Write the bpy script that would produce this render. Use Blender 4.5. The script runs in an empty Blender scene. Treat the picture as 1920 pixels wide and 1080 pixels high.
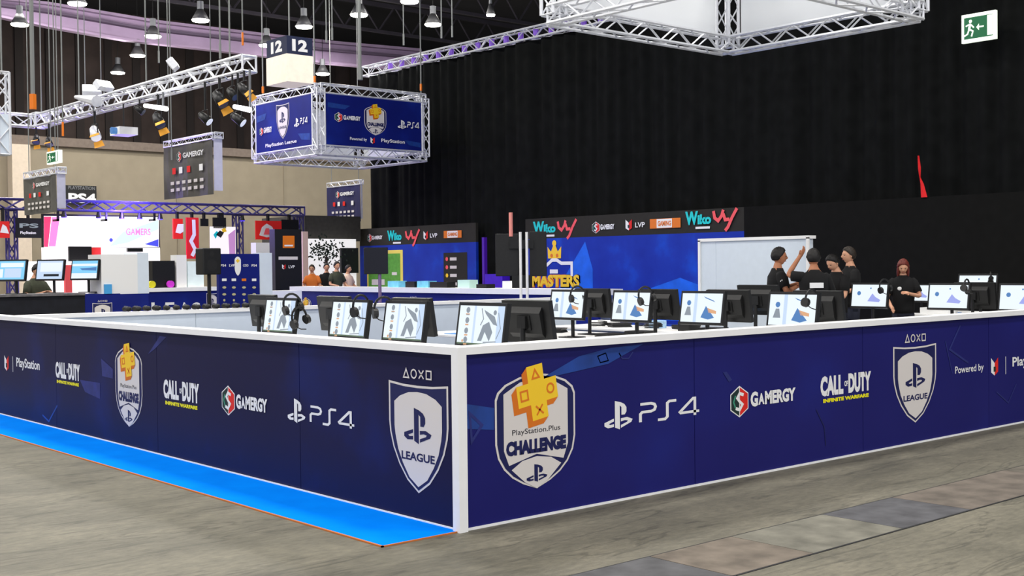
import bpy, bmesh, math, random
from mathutils import Vector, Matrix
from mathutils.geometry import tessellate_polygon
random.seed(7)
SC = bpy.context.scene
COL = SC.collection
R = math.radians
# ------------------------------------------------------------------ camera
FPX = 2257.0
def _n(v): return Vector(v).normalized()
_X = _n((2601, 67, -2257)); _Y = _n((-1959, 18, -2257))
_Y = (_Y - _X * _X.dot(_Y) * .5).normalized(); _X = (_X - _Y * _Y.dot(_X)).normalized(); _Z = _X.cross(_Y).normalized()
RW = Matrix((_X, _Y, _Z))                      # camera space -> world
CAM = Vector((-4.4617, -5.6335, 1.58))
cd = bpy.data.cameras.new('camera'); cd.sensor_width = 36; cd.lens = FPX / 1920 * 36; cd.clip_end = 400
cam = bpy.data.objects.new('camera', cd); COL.objects.link(cam)
cam.matrix_world = Matrix.Translation(CAM) @ RW.to_4x4()
SC.camera = cam
def ray(u, v): return RW @ (Vector((u - 960, -(v - 540), -FPX)) / FPX)
def onx(u, v, x): r = ray(u, v); return CAM + r * ((x - CAM.x) / r.x)
def ony(u, v, y): r = ray(u, v); return CAM + r * ((y - CAM.y) / r.y)
def onz(u, v, z): r = ray(u, v); return CAM + r * ((z - CAM.z) / r.z)
def ond(u, v, d): return CAM + ray(u, v) * d
# ------------------------------------------------------------------ world and light
w = bpy.data.worlds.new('world'); SC.world = w; w.use_nodes = True
w.node_tree.nodes['Background'].inputs[0].default_value = (.80, .84, 1, 1)
w.node_tree.nodes['Background'].inputs[1].default_value = .62
SC.view_settings.view_transform = 'Standard'; SC.view_settings.look = 'None'
SC.view_settings.exposure = 0.5; SC.view_settings.gamma = 1; SC.view_settings.use_curve_mapping = False
def area(x, y, z, p, s=1.6, col=(1, .97, .93)):
    l = bpy.data.lights.new('hall_light', 'AREA'); l.energy = p; l.size = s; l.color = col
    o = bpy.data.objects.new('hall_light', l); o.location = (x, y, z); COL.objects.link(o)
    return o
for gx in (-12, -4, 4, 12, 26, 36):            # the hall's own overhead lamps, most of them out of frame
    for gy in (-14, -6, 2, 10, 18, 26, 34, 42):
        if gx > 20 and gy < 30: continue
        area(gx, gy, 12.5, 330)
# ------------------------------------------------------------------ materials
MATS = {}
def lin(c):
    return tuple((x / 255 / 12.92) if x / 255 <= .04045 else ((x / 255 + .055) / 1.055) ** 2.4 for x in c)
def mat(name, rgb, rough=.5, metal=0, emit=0, noise=0, nscale=8, spec=.4):
    """rgb in 0..255 sRGB"""
    if name in MATS: return MATS[name]
    m = bpy.data.materials.new(name); m.use_nodes = True; nt = m.node_tree; b = nt.nodes['Principled BSDF']
    c = lin(rgb); glow = name.split('_')[0] in ('screen', 'led')
    b.inputs['Base Color'].default_value = (.012, .012, .014, 1) if glow else (*c, 1); b.inputs['Roughness'].default_value = rough
    b.inputs['Metallic'].default_value = metal; b.inputs['Specular IOR Level'].default_value = spec
    if emit:
        b.inputs['Emission Color'].default_value = (*c, 1); b.inputs['Emission Strength'].default_value = emit
    if noise:
        n = nt.nodes.new('ShaderNodeTexNoise'); n.inputs['Scale'].default_value = nscale; n.inputs['Detail'].default_value = 4
        tc = nt.nodes.new('ShaderNodeTexCoord'); nt.links.new(tc.outputs['Object'], n.inputs['Vector'])
        r = nt.nodes.new('ShaderNodeValToRGB')
        r.color_ramp.elements[0].position = .3; r.color_ramp.elements[1].position = .7
        r.color_ramp.elements[0].color = (*[x * (1 - noise) for x in c], 1)
        r.color_ramp.elements[1].color = (*[min(1, x * (1 + noise)) for x in c], 1)
        nt.links.new(n.outputs['Fac'], r.inputs['Fac']); nt.links.new(r.outputs['Color'], b.inputs['Base Color'])
        if emit: nt.links.new(r.outputs['Color'], b.inputs['Emission Color'])
    MATS[name] = m; return m
WHITE = mat('white_laminate', (245, 245, 243), .4, noise=.02)
INNER = mat('pale_inner_board', (215, 226, 236), .5, noise=.02)
SILVER = mat('truss_aluminium', (222, 224, 228), .35, .25, noise=.05, nscale=20)
BLACK = mat('black_plastic', (14, 14, 14), .45, noise=.2, nscale=30)
BLACK2 = mat('charcoal_plastic', (22, 22, 22), .5, noise=.2, nscale=30)
CURT = mat('black_drape', (21, 22, 22), .95, noise=.2, nscale=3, spec=.04)
GWALL = mat('charcoal_panel', (22, 22, 21), .9, noise=.12, nscale=5, spec=.08)
STRIPB = mat('brown_black_print', (36, 34, 28), .8, noise=.1)
SILV = mat('print_silver', (222, 216, 210), .45)
PWHITE = mat('print_white', (240, 240, 238), .45)
NAVY = mat('print_navy', (16, 22, 80), .45)
GOLD = mat('print_yellow', (250, 205, 40), .45)
ORANGE = mat('print_orange', (226, 120, 25), .45)
YEL = mat('print_lemon', (245, 235, 20), .45)
RED = mat('print_red', (225, 35, 25), .5)
TEAL = mat('print_teal', (20, 205, 205), .5)
CORAL = mat('print_coral', (245, 90, 95), .5)
GREENP = mat('print_green', (90, 160, 60), .6, noise=.15)
DGREEN = mat('sign_green', (10, 95, 55), .5, emit=.25)
SIGNW = mat('sign_white', (235, 245, 225), .5, emit=.7)
STREAK = mat('print_mid_blue', (24, 62, 140), .5, noise=.25, nscale=6)
FAINT = mat('print_faint_blue', (34, 42, 112), .5, noise=.25, nscale=9)
GREY = mat('grey_metal', (120, 122, 125), .5, .3)
CABLE = mat('steel_cable', (125, 128, 125), .6)
def navy_print(name, c0, c1, c2):
    """printed vinyl: navy ground, soft blotches of violet navy and blue"""
    m = bpy.data.materials.new(name); m.use_nodes = True; nt = m.node_tree; b = nt.nodes['Principled BSDF']
    tc = nt.nodes.new('ShaderNodeTexCoord'); n = nt.nodes.new('ShaderNodeTexNoise'); n.inputs['Scale'].default_value = .9
    n.inputs['Detail'].default_value = 5
    nt.links.new(tc.outputs['Object'], n.inputs['Vector'])
    r = nt.nodes.new('ShaderNodeValToRGB'); e = r.color_ramp.elements
    e[0].position = .3; e[0].color = (*lin(c0), 1); e[1].position = .75; e[1].color = (*lin(c2), 1)
    k = e.new(.55); k.color = (*lin(c1), 1)
    nt.links.new(n.outputs['Fac'], r.inputs['Fac']); nt.links.new(r.outputs['Color'], b.inputs['Base Color'])
    b.inputs['Roughness'].default_value = .5; b.inputs['Specular IOR Level'].default_value = .2
    MATS[name] = m; return m
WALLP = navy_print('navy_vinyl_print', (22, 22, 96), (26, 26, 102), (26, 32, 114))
WALLL = navy_print('shaded_navy_vinyl_print', (18, 16, 58), (20, 18, 62), (16, 28, 92))  # same vinyl as the right wall, its dimmer light put into the colour
GALB = navy_print('royal_blue_print', (16, 42, 150), (22, 54, 168), (16, 84, 210))
BNAVY = navy_print('banner_navy_print', (14, 24, 104), (16, 30, 116), (22, 44, 140))
# ------------------------------------------------------------------ mesh helpers
class MB:
    def __init__(s): s.v = []; s.f = []; s.m = []; s.mats = []
    def mi(s, m):
        if m not in s.mats: s.mats.append(m)
        return s.mats.index(m)
    def add(s, vs, fs, m):
        o = len(s.v); s.v += [Vector(p) for p in vs]; k = s.mi(m)
        for f in fs: s.f.append([i + o for i in f]); s.m.append(k)
    def box(s, a, b, m, rot=None, piv=None):
        x0, y0, z0 = a; x1, y1, z1 = b
        vs = [Vector(p) for p in ((x0, y0, z0), (x1, y0, z0), (x1, y1, z0), (x0, y1, z0), (x0, y0, z1), (x1, y0, z1), (x1, y1, z1), (x0, y1, z1))]
        if rot:
            pv = Vector(piv or (0, 0, 0)); vs = [rot @ (p - pv) + pv for p in vs]
        s.add(vs, [(0, 3, 2, 1), (4, 5, 6, 7), (0, 1, 5, 4), (1, 2, 6, 5), (2, 3, 7, 6), (3, 0, 4, 7)], m); return s
    def cyl(s, p, q, r, m, n=8, r2=None, caps=True):
        p = Vector(p); q = Vector(q); d = (q - p)
        if d.length < 1e-6: return s
        d.normalize(); a = d.orthogonal().normalized(); b = d.cross(a); r2 = r if r2 is None else r2
        vs = []
        for c, rr in ((p, r), (q, r2)):
            for i in range(n):
                t = 2 * math.pi * (i + .5) / n; vs.append(c + (a * math.cos(t) + b * math.sin(t)) * rr)
        fs = [(i, (i + 1) % n, n + (i + 1) % n, n + i) for i in range(n)]
        if caps: fs += [tuple(range(n - 1, -1, -1)), tuple(range(n, 2 * n))]
        s.add(vs, fs, m); return s
    def tube(s, pts, r, m, n=8):
        for a, b in zip(pts, pts[1:]): s.cyl(a, b, r, m, n)
        return s
    def ell(s, c, rad, m, nu=12, nv=8, rot=None, zmin=-1.0):
        c = Vector(c); vs = []; fs = []
        for j in range(nv + 1):
            ph = -math.pi / 2 + math.pi * j / nv; zz = max(zmin, math.sin(ph)); cr = math.cos(ph) if math.sin(ph) >= zmin else math.sqrt(max(0, 1 - zmin * zmin)) * (j / nv)
            for i in range(nu):
                t = 2 * math.pi * i / nu; p = Vector((cr * math.cos(t) * rad[0], cr * math.sin(t) * rad[1], zz * rad[2]))
                vs.append(c + (rot @ p if rot else p))
        for j in range(nv):
            for i in range(nu): fs.append((j * nu + i, j * nu + (i + 1) % nu, (j + 1) * nu + (i + 1) % nu, (j + 1) * nu + i))
        s.add(vs, fs, m); return s
    def prism(s, pts, axis, a, b, m):
        """pts: 2D outline, extruded between a and b along axis"""
        def P(p, t): return {0: (t, p[0], p[1]), 1: (p[0], t, p[1]), 2: (p[0], p[1], t)}[axis]
        n = len(pts); vs = [P(p, a) for p in pts] + [P(p, b) for p in pts]
        fs = [tuple(range(n)), tuple(range(2 * n - 1, n - 1, -1))] + [(i, (i + 1) % n, n + (i + 1) % n, n + i) for i in range(n)]
        s.add(vs, fs, m); return s
    def truss(s, p, q, m, size=.29, bay=.33, rc=.025, rd=.012, up=(0, 0, 1)):
        p = Vector(p); q = Vector(q); d = (q - p); L = d.length; d.normalize(); up = Vector(up)
        a = (up - d * up.dot(d)).normalized(); b = d.cross(a); h = size / 2 - rc
        cs = [a * h + b * h, a * h - b * h, -a * h - b * h, -a * h + b * h]
        for c in cs: s.cyl(p + c, q + c, rc, m, 6)
        n = max(1, round(L / bay))
        for k in range(n):
            t0, t1 = p + d * (L * k / n), p + d * (L * (k + 1) / n)
            for i in range(4):
                c0, c1 = cs[i], cs[(i + 1) % 4]
                if k % 2: c0, c1 = c1, c0
                s.cyl(t0 + c0, t1 + c1, rd, m, 4, caps=False)
        for t in (p, q):
            for i in range(4): s.cyl(t + cs[i], t + cs[(i + 1) % 4], rd * 1.3, m, 4)
        return s
    def build(s, name, parent=None, loc=None, smooth=False):
        me = bpy.data.meshes.new(name); org = Vector(loc) if loc is not None else Vector((0, 0, 0))
        me.from_pydata([p - org for p in s.v], [], s.f)
        for m in s.mats: me.materials.append(m)
        for p, k in zip(me.polygons, s.m): p.material_index = k; p.use_smooth = smooth
        bm = bmesh.new(); bm.from_mesh(me); bmesh.ops.recalc_face_normals(bm, faces=bm.faces); bm.to_mesh(me); bm.free()
        me.update(); o = bpy.data.objects.new(name, me); COL.objects.link(o)
        if loc is not None: o.location = loc
        if parent: o.parent = parent
        return o
def tag(o, label=None, cat=None, group=None, kind=None):
    if label: o['label'] = label
    if cat: o['category'] = cat
    if group: o['group'] = group
    if kind: o['kind'] = kind
    return o
def thing(name, label, cat, loc=(0, 0, 0), rz=0, group=None):
    o = bpy.data.objects.new(name, None); COL.objects.link(o); o.location = loc; o.rotation_euler = (0, 0, rz)
    o.empty_display_size = .1
    return tag(o, label, cat, group)
def copy_tree(o, parent=None):
    c = o.copy(); COL.objects.link(c); c.parent = parent
    for ch in list(o.children): copy_tree(ch, c)
    return c
def bevel(o, w=.01, seg=2):
    m = o.modifiers.new('bevel', 'BEVEL'); m.width = w; m.segments = seg; m.limit_method = 'ANGLE'; return o
# ------------------------------------------------------------------ flat printed artwork
_txt = {}
def text_mesh(s, bold):
    k = (s, bold)
    if k in _txt: return _txt[k]
    c = bpy.data.curves.new('t', 'FONT'); c.body = s; c.size = 1; c.offset = bold; c.resolution_u = 3
    o = bpy.data.objects.new('t', c); COL.objects.link(o)
    dg = bpy.context.evaluated_depsgraph_get(); me = bpy.data.meshes.new_from_object(o.evaluated_get(dg))
    vs = [(v.co.x, v.co.y) for v in me.vertices]; fs = [tuple(p.vertices) for p in me.polygons]
    bpy.data.objects.remove(o); bpy.data.curves.remove(c); bpy.data.meshes.remove(me)
    _txt[k] = (vs, fs); return _txt[k]
class Art:
    """2D artwork in metres on a plane: origin O, right U, up V, outward N"""
    def __init__(s, O, U, V, N, dz=.0012, base=.002):
        s.O, s.U, s.V, s.N = Vector(O), Vector(U), Vector(V), Vector(N); s.dz = dz; s.base = base; s.mb = MB(); s.k = 0
        s.t = (0, 0, 1, 1, 0)
    def at(s, x, y, sx=1, sy=None, sh=0): s.t = (x, y, sx, sx if sy is None else sy, sh); return s
    def P(s, p):
        x, y = p; ox, oy, sx, sy, sh = s.t
        X, Y = ox + sx * (x + sh * y), oy + sy * y
        return s.O + s.U * X + s.V * Y + s.N * (s.base + s.k * s.dz)
    def poly(s, pts, m, holes=()):
        loops = [[Vector((x, y, 0)) for x, y in pts]] + [[Vector((x, y, 0)) for x, y in h] for h in holes]
        flat = [p for l in loops for p in l]
        s.mb.add([s.P((p.x, p.y)) for p in flat], tessellate_polygon(loops), m); return s
    def up(s, n=1): s.k += n; return s
    def rect(s, x0, y0, x1, y1, m): return s.poly([(x0, y0), (x1, y0), (x1, y1), (x0, y1)], m)
    def circ(s, x, y, r, m, n=20, ry=None, a0=0, a1=360):
        ry = r if ry is None else ry
        return s.poly([(x + r * math.cos(R(a0 + (a1 - a0) * i / n)), y + ry * math.sin(R(a0 + (a1 - a0) * i / n))) for i in range(n if a1 - a0 == 360 else n + 1)], m)
    def stroke(s, pts, wd, m, closed=False):
        n = len(pts); P = [Vector(p) for p in pts]; L = []; Rr = []
        for i in range(n):
            a = P[i - 1] if (i or closed) else None; b = P[(i + 1) % n] if (i < n - 1 or closed) else None
            d1 = (P[i] - a).normalized() if a is not None else None; d2 = (b - P[i]).normalized() if b is not None else None
            d1 = d1 or d2; d2 = d2 or d1
            t = (d1 + d2); t = t.normalized() if t.length > 1e-4 else d1
            nn = Vector((-t.y, t.x)); c = max(.45, nn.dot(Vector((-d1.y, d1.x)))); nn = nn * (wd / 2 / c)
            L.append(P[i] + nn); Rr.append(P[i] - nn)
        vs = [s.P(p) for p in L + Rr]; fs = [(i, (i + 1) % n, n + (i + 1) % n, n + i) for i in range(n if closed else n - 1)]
        s.mb.add(vs, fs, m); return s
    def text(s, t, x, y, h, m, w=None, bold=0.0, sh=0, align='l'):
        vs, fs = text_mesh(t, bold)
        x0, x1 = min(v[0] for v in vs), max(v[0] for v in vs); y0, y1 = min(v[1] for v in vs), max(v[1] for v in vs)
        ky = h / (y1 - y0); kx = (w / (x1 - x0)) if w else ky; W = kx * (x1 - x0)
        ox = x - (W / 2 if align == 'c' else 0)
        s.mb.add([s.P((ox + (a - x0) * kx + sh * (b - y0) * ky, y + (b - y0) * ky)) for a, b in vs], fs, m); return s
    def build(s, name='printed_artwork', parent=None, label=None):
        o = s.mb.build(name, parent)
        if label: o['label'] = label
        return o
def ps_logo(A, m):
    A.poly([(-.13, .5), (.05, .45), (.2, .37), (.28, .25), (.28, .1), (.22, 0), (.1, 0), (.1, .27), (.04, .33), (.04, -.5), (-.13, -.42)], m)
    A.poly([(-.17, -.1), (-.5, -.22), (-.5, -.33), (-.38, -.41), (-.17, -.39), (-.17, -.29), (-.3, -.31), (-.35, -.27), (-.17, -.2)], m)
    A.poly([(.08, -.12), (.3, -.1), (.5, -.19), (.45, -.29), (.08, -.45), (.08, -.35), (.3, -.27), (.33, -.22), (.22, -.2), (.08, -.23)], m)
def ps4_text(A, m, wd=.15):
    A.stroke([(.05, 1), (.62, 1), (.8, .93), (.86, .78), (.8, .62), (.62, .55), (.15, .55), (.05, .45), (.05, 0)], wd, m)
    A.stroke([(2.0, 1), (1.62, 1), (1.5, .9), (1.5, .12), (1.38, 0), (.98, 0)], wd, m)
    A.stroke([(3.05, 0), (3.05, 1), (2.95, 1), (2.2, .28), (2.25, .22), (3.3, .22)], wd, m)
def shapes_row(A, m, wd=.16):
    """triangle circle cross square, each one unit high, spaced"""
    A.stroke([(0, .05), (.9, .05), (.45, .95)], wd, m, True)
    A.stroke([(1.75 + .45 * math.cos(R(a)), .5 + .45 * math.sin(R(a))) for a in range(0, 360, 24)], wd, m, True)
    A.stroke([(2.6, .05), (3.4, .95)], wd, m); A.stroke([(2.6, .95), (3.4, .05)], wd, m)
    A.stroke([(3.85, .08), (4.65, .08), (4.65, .92), (3.85, .92)], wd, m, True)
SH = [(-.5, .985), (-.25, .965), (0, .96), (.25, .965), (.5, .985), (.5, .62), (.485, .52), (.43, .38), (.33, .235), (.19, .1), (0, 0), (-.19, .1), (-.33, .235), (-.43, .38), (-.485, .52), (-.5, .62)]
def league(A, cx, z0, w_, h, detail=True):
    A.at(cx, z0, w_, h); A.poly(SH, SILV); A.up()
    A.poly([(x * .945, .5 + (y - .5) * .955) for x, y in SH], NAVY); A.up()
    ins = [(-.40, .80), (-.3, .855), (-.15, .895), (0, .905), (.15, .895), (.3, .855), (.40, .80), (.40, .58), (.385, .5), (.34, .37), (.26, .25), (.15, .13), (0, .055), (-.15, .13), (-.26, .25), (-.34, .37), (-.385, .5), (-.40, .58)]
    A.poly(ins, SILV); A.up()
    A.at(cx, z0 + h * .60, w_ * .46, h * .32); ps_logo(A, NAVY)
    A.at(0, 0); A.text('LEAGUE', cx, z0 + h * .285, h * .075, NAVY, w_ * .56, .03, align='c')
    if detail:
        k = w_ * .1; A.at(cx - 2.3 * k, z0 + h + k * .25, k, k * .95); shapes_row(A, SILV); A.at(0, 0)
    A.at(0, 0)
CS = [(0, 1), (-.2, .975), (-.38, .92), (-.47, .86), (-.5, .80), (-.5, .42), (-.47, .30), (-.4, .2), (-.3, .12), (-.17, .055), (0, 0), (.17, .055), (.3, .12), (.4, .2), (.47, .30), (.5, .42), (.5, .80), (.47, .86), (.38, .92), (.2, .975)]
def plus_pts(s=1):
    a, b = .5 * s, .2 * s
    return [(-b, a), (b, a), (b, b), (a, b), (a, -b), (b, -b), (b, -a), (-b, -a), (-b, -b), (-a, -b), (-a, b), (-b, b)]
def challenge(A, cx, z0, w_, h, fine=True):
    A.at(cx, z0, w_, h); A.poly(CS, SILV); A.up()
    A.poly([(x * .955, .5 + (y - .5) * .965) for x, y in CS], NAVY); A.up()
    A.poly([(0, .955), (-.2, .93), (-.4, .84), (-.4, .36), (-.34, .23), (0, .30), (.34, .23), (.4, .36), (.4, .84), (.2, .93)], SILV)
    A.poly([(-.31, .19), (-.18, .255), (0, .28), (.18, .255), (.31, .19), (.15, .07), (0, 0), (-.15, .07)], SILV); A.up()
    A.at(cx, z0 + h * .135, w_ * .26, h * .155); ps_logo(A, NAVY)
    A.at(0, 0)
    A.text('CHALLENGE', cx, z0 + h * .31, h * .125, NAVY, w_ * .75, .075, align='c')
    if fine: A.text('PlayStation.Plus', cx, z0 + h * .47, h * .06, mat('print_black', (30, 30, 40), .5), w_ * .6, .0, align='c')
    # tilted golden plus with a thick orange side
    c, sn = math.cos(R(9)), math.sin(R(9)); S = w_ * .50; px, pz = cx + w_ * .01, z0 + h * .835
    def T(p, dx, dz): x, y = p[0] * S, p[1] * S * 1.02; return (px + x * c - y * sn + dx, pz + x * sn + y * c + dz)
    for k in range(6, 0, -1): A.poly([T(p, -.006 * k * w_ / .68, -.007 * k * w_ / .68) for p in plus_pts()], ORANGE); A.up(.5)
    A.poly([T(p, 0, 0) for p in plus_pts()], GOLD); A.up()
    r = .085
    A.stroke([T(p, 0, 0) for p in ((-r, .33 - r * .8), (r, .33 - r * .8), (0, .33 + r))], .012 * w_ / .68, ORANGE, True)
    A.stroke([T(p, 0, 0) for p in ((-.33 - r, -r), (-.33 + r, -r), (-.33 + r, r), (-.33 - r, r))], .012 * w_ / .68, ORANGE, True)
    A.stroke([T((.33 + r * math.cos(R(a)), r * math.sin(R(a))), 0, 0) for a in range(0, 360, 30)], .012 * w_ / .68, ORANGE, True)
    A.stroke([T(p, 0, 0) for p in ((-r, -.33 - r), (r, -.33 + r))], .012 * w_ / .68, ORANGE); A.stroke([T(p, 0, 0) for p in ((-r, -.33 + r), (r, -.33 - r))], .012 * w_ / .68, ORANGE)
def ps4(A, cx, z0, w_, m=PWHITE):
    A.at(cx - w_ * .36, z0 + w_ * .10, w_ * .28, w_ * .2); ps_logo(A, m)
    A.at(cx - w_ * .15, z0 + w_ * .03, w_ * .195, w_ * .125); ps4_text(A, m); A.at(0, 0)
def hexg(A, cx, cz, h, simple=False):
    w_ = h * .9; hx = [(0, .5), (-.45, .25), (-.45, -.25), (0, -.5), (.45, -.25), (.45, .25)]
    A.at(cx, cz, h); A.poly(hx, PWHITE); A.up()
    A.poly([(-.02, .45), (-.41, .23), (-.41, -.23), (-.02, -.45)], mat('print_dark_green', (20, 45, 42), .5))
    A.poly([(.02, .45), (.41, .23), (.41, -.23), (.02, -.45)], RED); A.up()
    A.stroke([(.2, .2), (0, .26), (-.12, .12), (0, 0), (.14, -.1), (0, -.26), (-.2, -.2)], .1, PWHITE)
    A.stroke([(-.2, .2), (-.3, 0), (-.2, -.2)], .06, mat('print_sea_green', (60, 150, 120), .5)); A.at(0, 0)
def gamergy(A, x0, x1, zc, hh):
    hexg(A, x0 + hh * .45, zc, hh); W = x1 - x0 - hh * 1.02
    A.text('G', x0 + hh * 1.0, zc - hh * .22, hh * .48, PWHITE, W * .16, .05)
    A.text('A', x0 + hh * 1.0 + W * .17, zc - hh * .18, hh * .36, PWHITE, W * .13, .05)
    A.text('MERGY', x0 + hh * 1.0 + W * .31, zc - hh * .20, hh * .44, PWHITE, W * .69, .05)
def cod(A, x0, x1, z0, h):
    A.text('CALL', x0, z0 + h * .28, h * .72, PWHITE, (x1 - x0) * .44, .06); A.text('OF', x0 + (x1 - x0) * .46, z0 + h * .55, h * .2, PWHITE, (x1 - x0) * .07, .04)
    A.text('DUTY', x0 + (x1 - x0) * .54, z0 + h * .28, h * .72, PWHITE, (x1 - x0) * .46, .06)
    A.text('INFINITE WARFARE', x0 + (x1 - x0) * .05, z0 + h * .05, h * .14, YEL, (x1 - x0) * .9, .06)
def lvp(A, x, z, h):
    A.at(x, z, h); A.poly([(-.4, .5), (-.4, -.3), (0, -.5), (0, .2)], PWHITE); A.poly([(.4, .5), (.4, -.3), (0, -.5), (0, .2)], RED); A.up()
    A.poly([(-.12, .0), (.12, .0), (.12, -.28), (-.12, -.28)], mat('print_dark_green', (20, 45, 42), .5)); A.at(0, 0)

# ================================================================== SETTING
def floor_material():
    m = bpy.data.materials.new('worn_concrete'); m.use_nodes = True; nt = m.node_tree; b = nt.nodes['Principled BSDF']
    N = nt.nodes.new; Lk = nt.links.new
    tc = N('ShaderNodeTexCoord')
    mp = N('ShaderNodeMapping'); mp.inputs['Scale'].default_value = (.6, 1.3, 1); Lk(tc.outputs['Object'], mp.inputs['Vector'])
    n1 = N('ShaderNodeTexNoise'); n1.inputs['Scale'].default_value = 1.6; n1.inputs['Detail'].default_value = 8; n1.inputs['Roughness'].default_value = .62; n1.inputs['Distortion'].default_value = .6
    Lk(mp.outputs[0], n1.inputs['Vector'])
    r1 = N('ShaderNodeValToRGB'); e = r1.color_ramp.elements
    e[0].position = .28; e[0].color = (*lin((88, 85, 72)), 1); e[1].position = .72; e[1].color = (*lin((128, 123, 106)), 1)
    k = e.new(.5); k.color = (*lin((110, 106, 91)), 1)
    Lk(n1.outputs['Fac'], r1.inputs['Fac'])
    # fine scuffs
    n2 = N('ShaderNodeTexNoise'); n2.inputs['Scale'].default_value = 22; n2.inputs['Detail'].default_value = 8; n2.inputs['Roughness'].default_value = .7
    mp2 = N('ShaderNodeMapping'); mp2.inputs['Scale'].default_value = (.5, 1.2, 1); Lk(tc.outputs['Object'], mp2.inputs['Vector']); Lk(mp2.outputs[0], n2.inputs['Vector'])
    r2 = N('ShaderNodeValToRGB'); r2.color_ramp.elements[0].position = .3; r2.color_ramp.elements[0].color = (.62, .62, .62, 1); r2.color_ramp.elements[1].position = .62; r2.color_ramp.elements[1].color = (1.05, 1.05, 1.03, 1)
    Lk(n2.outputs['Fac'], r2.inputs['Fac'])
    mx = N('ShaderNodeMix'); mx.data_type = 'RGBA'; mx.blend_type = 'MULTIPLY'; mx.inputs['Factor'].default_value = 1
    Lk(r1.outputs['Color'], mx.inputs[6]); Lk(r2.outputs['Color'], mx.inputs[7])
    # wrinkled streaks lying across the left aisle
    mpw = N('ShaderNodeMapping'); mpw.inputs['Rotation'].default_value = (0, 0, R(38)); mpw.inputs['Scale'].default_value = (.45, 2.4, 1); Lk(tc.outputs['Object'], mpw.inputs['Vector'])
    nw = N('ShaderNodeTexNoise'); nw.inputs['Scale'].default_value = 1.3; nw.inputs['Detail'].default_value = 6; nw.inputs['Distortion'].default_value = .9; Lk(mpw.outputs[0], nw.inputs['Vector'])
    r3 = N('ShaderNodeValToRGB'); el = r3.color_ramp.elements; el[0].position = .465; el[0].color = (1, 1, 1, 1); el[1].position = .505; el[1].color = (1, 1, 1, 1); k3 = el.new(.486); k3.color = (.5, .5, .49, 1)
    Lk(nw.outputs['Fac'], r3.inputs['Fac'])
    mx2 = N('ShaderNodeMix'); mx2.data_type = 'RGBA'; mx2.blend_type = 'MULTIPLY'; mx2.inputs['Factor'].default_value = .8
    Lk(mx.outputs[2], mx2.inputs[6]); Lk(r3.outputs['Color'], mx2.inputs[7])
    # darker band of floor colour running beside the long partition
    sp = N('ShaderNodeSeparateXYZ'); Lk(tc.outputs['Object'], sp.inputs[0])
    def ramp(sock, stops):
        mr = N('ShaderNodeMapRange'); mr.inputs['From Min'].default_value = -6; mr.inputs['From Max'].default_value = 6; Lk(sock, mr.inputs['Value'])
        r = N('ShaderNodeValToRGB'); el = r.color_ramp.elements
        for i, (p, c) in enumerate(stops):
            q = (p + 6) / 12
            x = el[i] if i < 2 else el.new(q)
            x.position = q; x.color = (c, c, c, 1)
        Lk(mr.outputs[0], r.inputs['Fac']); return r
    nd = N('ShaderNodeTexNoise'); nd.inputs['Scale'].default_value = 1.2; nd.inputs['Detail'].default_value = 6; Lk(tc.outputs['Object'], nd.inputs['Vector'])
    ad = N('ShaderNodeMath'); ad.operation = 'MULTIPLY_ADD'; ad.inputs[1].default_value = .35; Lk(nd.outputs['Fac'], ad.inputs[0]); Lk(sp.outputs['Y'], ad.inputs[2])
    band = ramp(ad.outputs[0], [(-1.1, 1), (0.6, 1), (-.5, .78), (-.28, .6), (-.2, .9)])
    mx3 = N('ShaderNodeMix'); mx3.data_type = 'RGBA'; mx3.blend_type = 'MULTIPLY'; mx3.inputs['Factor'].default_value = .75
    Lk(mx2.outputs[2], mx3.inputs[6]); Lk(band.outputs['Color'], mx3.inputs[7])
    Lk(mx3.outputs[2], b.inputs['Base Color']); b.inputs['Roughness'].default_value = .62
    bp = N('ShaderNodeBump'); bp.inputs['Strength'].default_value = .25; bp.inputs['Distance'].default_value = .02; Lk(n2.outputs['Fac'], bp.inputs['Height']); Lk(bp.outputs[0], b.inputs['Normal'])
    return m
f = MB().box((-30, -25, -.2), (75, 75, 0), floor_material()).build('floor'); tag(f, kind='structure')
# service trench covers let into the floor, flush slabs along the aisle
PATCH = [(-.9, .35, (84, 84, 86)), (.358, 1.05, (112, 103, 92)), (1.056, 1.95, (114, 112, 101)), (1.956, 2.75, (82, 82, 85)), (2.756, 4.3, (103, 95, 86)), (4.306, 6.5, (101, 96, 86))]
tr = thing('trench_cover', 'strip of mismatched grey and brown cover slabs let into the concrete along the right aisle', 'floor cover', (0, -1.5, 0))
tr['kind'] = 'structure'
for i, (a, b, c) in enumerate(PATCH):
    q = MB(); q.box((a, -1.76, -.005), (b, -1.20, .003), mat('slab_%d' % i, c, .85, noise=.3, nscale=6)); o = q.build('cover_slab', tr); o.matrix_parent_inverse = Matrix.Translation((0, 1.5, 0))
gap = MB().box((-1.5, -1.775, -.006), (8, -1.76, .0025), BLACK2).box((-1.5, -1.2, -.006), (8, -1.19, .0025), BLACK2)
o = gap.build('metal_edge', tr); o.matrix_parent_inverse = Matrix.Translation((0, 1.5, 0))

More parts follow.
